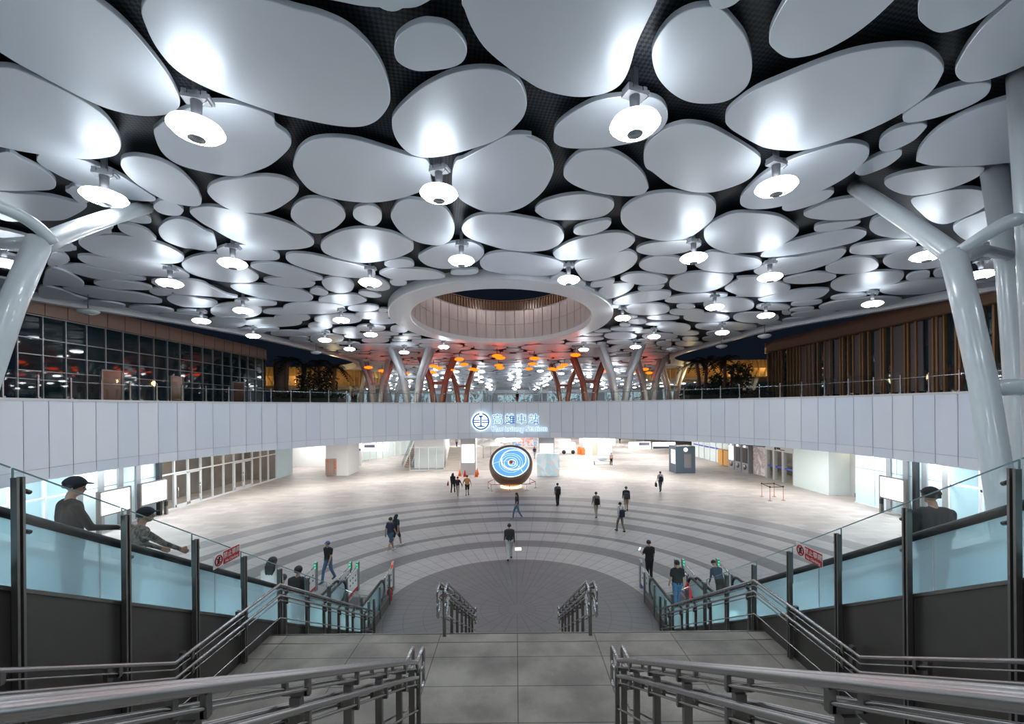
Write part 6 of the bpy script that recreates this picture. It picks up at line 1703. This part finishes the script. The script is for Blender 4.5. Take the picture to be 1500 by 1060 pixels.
p = person(at(917.5, 749), -.15, 'person in navy top, khaki shorts and green cap, rearmost of the right group', (NV, (.33, .26, .19), BK), 1.70, 'walk', 1, shorts=True, cap=(.06, .14, .06), sleeves='long')
backpack(p, 'grey backpack of the person in green cap', (.06, .065, .07), w=.34)
p = person(at(909, 779), .3, 'person in white shirt and grey-green trousers with a navy backpack', (WH, (.17, .17, .145), BK), 1.70, 'walk', -1, sleeves='long', head_turn=-.9)
backpack(p, 'navy backpack of the person in white shirt and grey-green trousers', (.02, .025, .05))
p = person(at(967.5, 720), -.1, 'person in white shirt and slate trousers walking alone at the right of the plaza', ((.55, .53, .55), (.07, .085, .12), BK), 1.70, 'walk', 1)
backpack(p, 'navy backpack of the lone person at the right', (.015, .02, .04))
handbag(Vector(p.location) + Vector((-.36, .05, .42)), 'black bag carried by the lone person at the right', BK, (.12, .26, .36), 'hand_bag')
p = person(at(663.5, 721.5), -.1, 'person in long black clothes, leftmost of the three beside the bowl', (BK, BK, BK), 1.66, 'walk', 1, sleeves='long', long_hair=True)
p = person(at(670.5, 726.5), -.05, 'person in black jacket with red collar, middle of the three beside the bowl', (BK, (.42, .38, .33), (.3, .28, .26)), 1.58, 'walk', -1, sleeves='long', armR=(.0, .2, .5))
m = MB(); m.lathe([(.085, 1.38), (.12, 1.37), (.13, 1.42), (.075, 1.47), (.085, 1.38)], n=16); m.build('collar', 'red', p, world=False)
p = person(at(684.5, 726), .05, 'person in orange tee and black shorts, rightmost of the three beside the bowl', ((.66, .30, .11), BK, (.05, .05, .05)), 1.68, 'walk', 1, shorts=True, armL=(.0, .2, .5), armR=(-.2, .4, .4))
m_ = handbag(at(662, 721.5) + Vector((-.32, -.05, .62)), 'red bag at the side of the person in long black clothes', (.40, .02, .03), (.1, .24, .3))
# people on and near the escalators
def esc_step(x, y): return Vector((x, y, max(.02, hz(y) - .98)))
def yfor(px, x): return x * F / (px - CX)
p = person(at(955.5, 857) + Vector((0, .35, 0)), .25, 'person in black clothes looking at a bright phone at the foot of the right escalator', (BK, BK, BK), 1.68, 'stand', 1, long_hair=False, sleeves='short', armL=(.45, 1.6, .15), nod=.2, skirt=False)
m = MB(); m.box((0, 0, 0), (.08, .012, .15)); o = m.build('mobile_phone', emat('phone screen', (.5, .75, 1), 2.0)); o.location = p.location + Vector((-.34, .18, 1.30)); o.rotation_euler = (.5, 0, .4); tag(o, 'glowing phone held by the person in black at the right escalator', 'phone')
X = 5.65; y = 14.2
p = person(Vector((X, 14.9, .02)), .05, 'person in black tee and jeans stepping off the right escalator', (BK, (.05, .12, .26), BK), 1.74, 'step', 1)
handbag(p.location + Vector((.36, -.02, .42)), 'red tote bag carried by the person in black tee on the right escalator', (.65, .015, .02), (.12, .34, .42))
X = 7.3; y = yfor(1053, 7.3)
p = person(esc_step(X, y), .1, 'person in dark blue bending forward on the outer right escalator', ((.04, .06, .09), BK, BK), 1.6, 'stand', 1, lean=.6, sleeves='long', nod=.3)
# right rider in dark jacket (seen from behind, close)
X = 5.42; y = 5.5
p = person(esc_step(X, y), -.1, 'person in dark grey jacket and black cap riding the right escalator close to the camera', ((.028, .028, .03), (.02, .02, .025), BK), 1.66, 'stand', 1, sleeves='long', cap=BK, vox=.010, armL=(.1, .5, .10), armR=(.1, .5, .10), wide=1.12, nod=.1)
# left riders
X = -5.55; y = 5.0
p = person(esc_step(-5.38, 5.1), -.5, 'person in dark brown jacket and black cap riding the left escalator, nearest the camera', ((.022, .019, .018), (.012, .02, .03), BK), 1.72, 'stand', 1, sleeves='long', cap=(.01, .012, .02), vox=.010, armR=(.45, .9, .15), head_turn=-.45, nod=.25)
p = person(esc_step(-5.45, 5.97), -.5, 'person in camouflage jacket and black cap leaning on the left escalator handrail', ((.1, .1, .09), (.05, .07, .065), BK), 1.64, 'stand', 1, sleeves='long', cap=(.008, .010, .02), vox=.010, armR=(.80, .15, .2), armL=(.5, .5, .1), lean=.22, head_turn=-.5, shirt_mat=M['camo'])
p = person(esc_step(-5.45, yfor(396, -5.45)), -.1, 'person in white tee with long dark hair on the left escalator', ((.55, .54, .53), (.05, .06, .07), BK), 1.73, 'stand', 1, long_hair=True)
p = person(esc_step(-5.9, yfor(411.5, -5.9)), -.2, 'person in pale top beside the long-haired one on the left escalator', ((.42, .43, .45), BK, BK), 1.58, 'stand', 1)
p = person(esc_step(-5.2, yfor(434, -5.2)), -.1, 'person in black tee with short black hair lowest on the left escalator', (BK, BK, BK), 1.66, 'stand', 1)
# upper level and far back
def upr(px, d): return Vector(((px - CX) * d / F, d, UP))
p = person(upr(521, 47.5), PI, 'person in grey standing behind the balustrade near the left palms', ((.12, .12, .13), BK, BK), 1.72, 'stand', 1, vox=.02)
p = person(upr(517, 47.8), PI, 'person in brown standing beside the one in grey behind the balustrade', ((.12, .06, .04), BK, BK), 1.64, 'stand', 1, vox=.02)
p = person(upr(758, 62), 0, 'dark figure on the upper concourse right of the sign axis', (BK, (.16, .1, .08), BK), 1.72, 'stand', 1, vox=.02)
p = person(at(895.5, 681), PI, 'person in pale top seated far back beside the bench bundle', ((.55, .40, .36), BK, BK), 1.5, 'stand', 1, vox=.02)
p = person(at(908, 648.8), 0, 'dark figure walking at the far back right of the tall lit poster', (NV, BK, BK), 1.72, 'walk', 1, vox=.02)
p = person(at(783, 671.5), .3, 'person in navy far back right of the bowl top', (NV, (.3, .3, .35), BK), 1.68, 'walk', 1, vox=.02)
p = person(at(669, 654.5), .3, 'small figure far back left of the poster column', ((.3, .3, .34), NV, BK), 1.7, 'walk', 1, vox=.02)
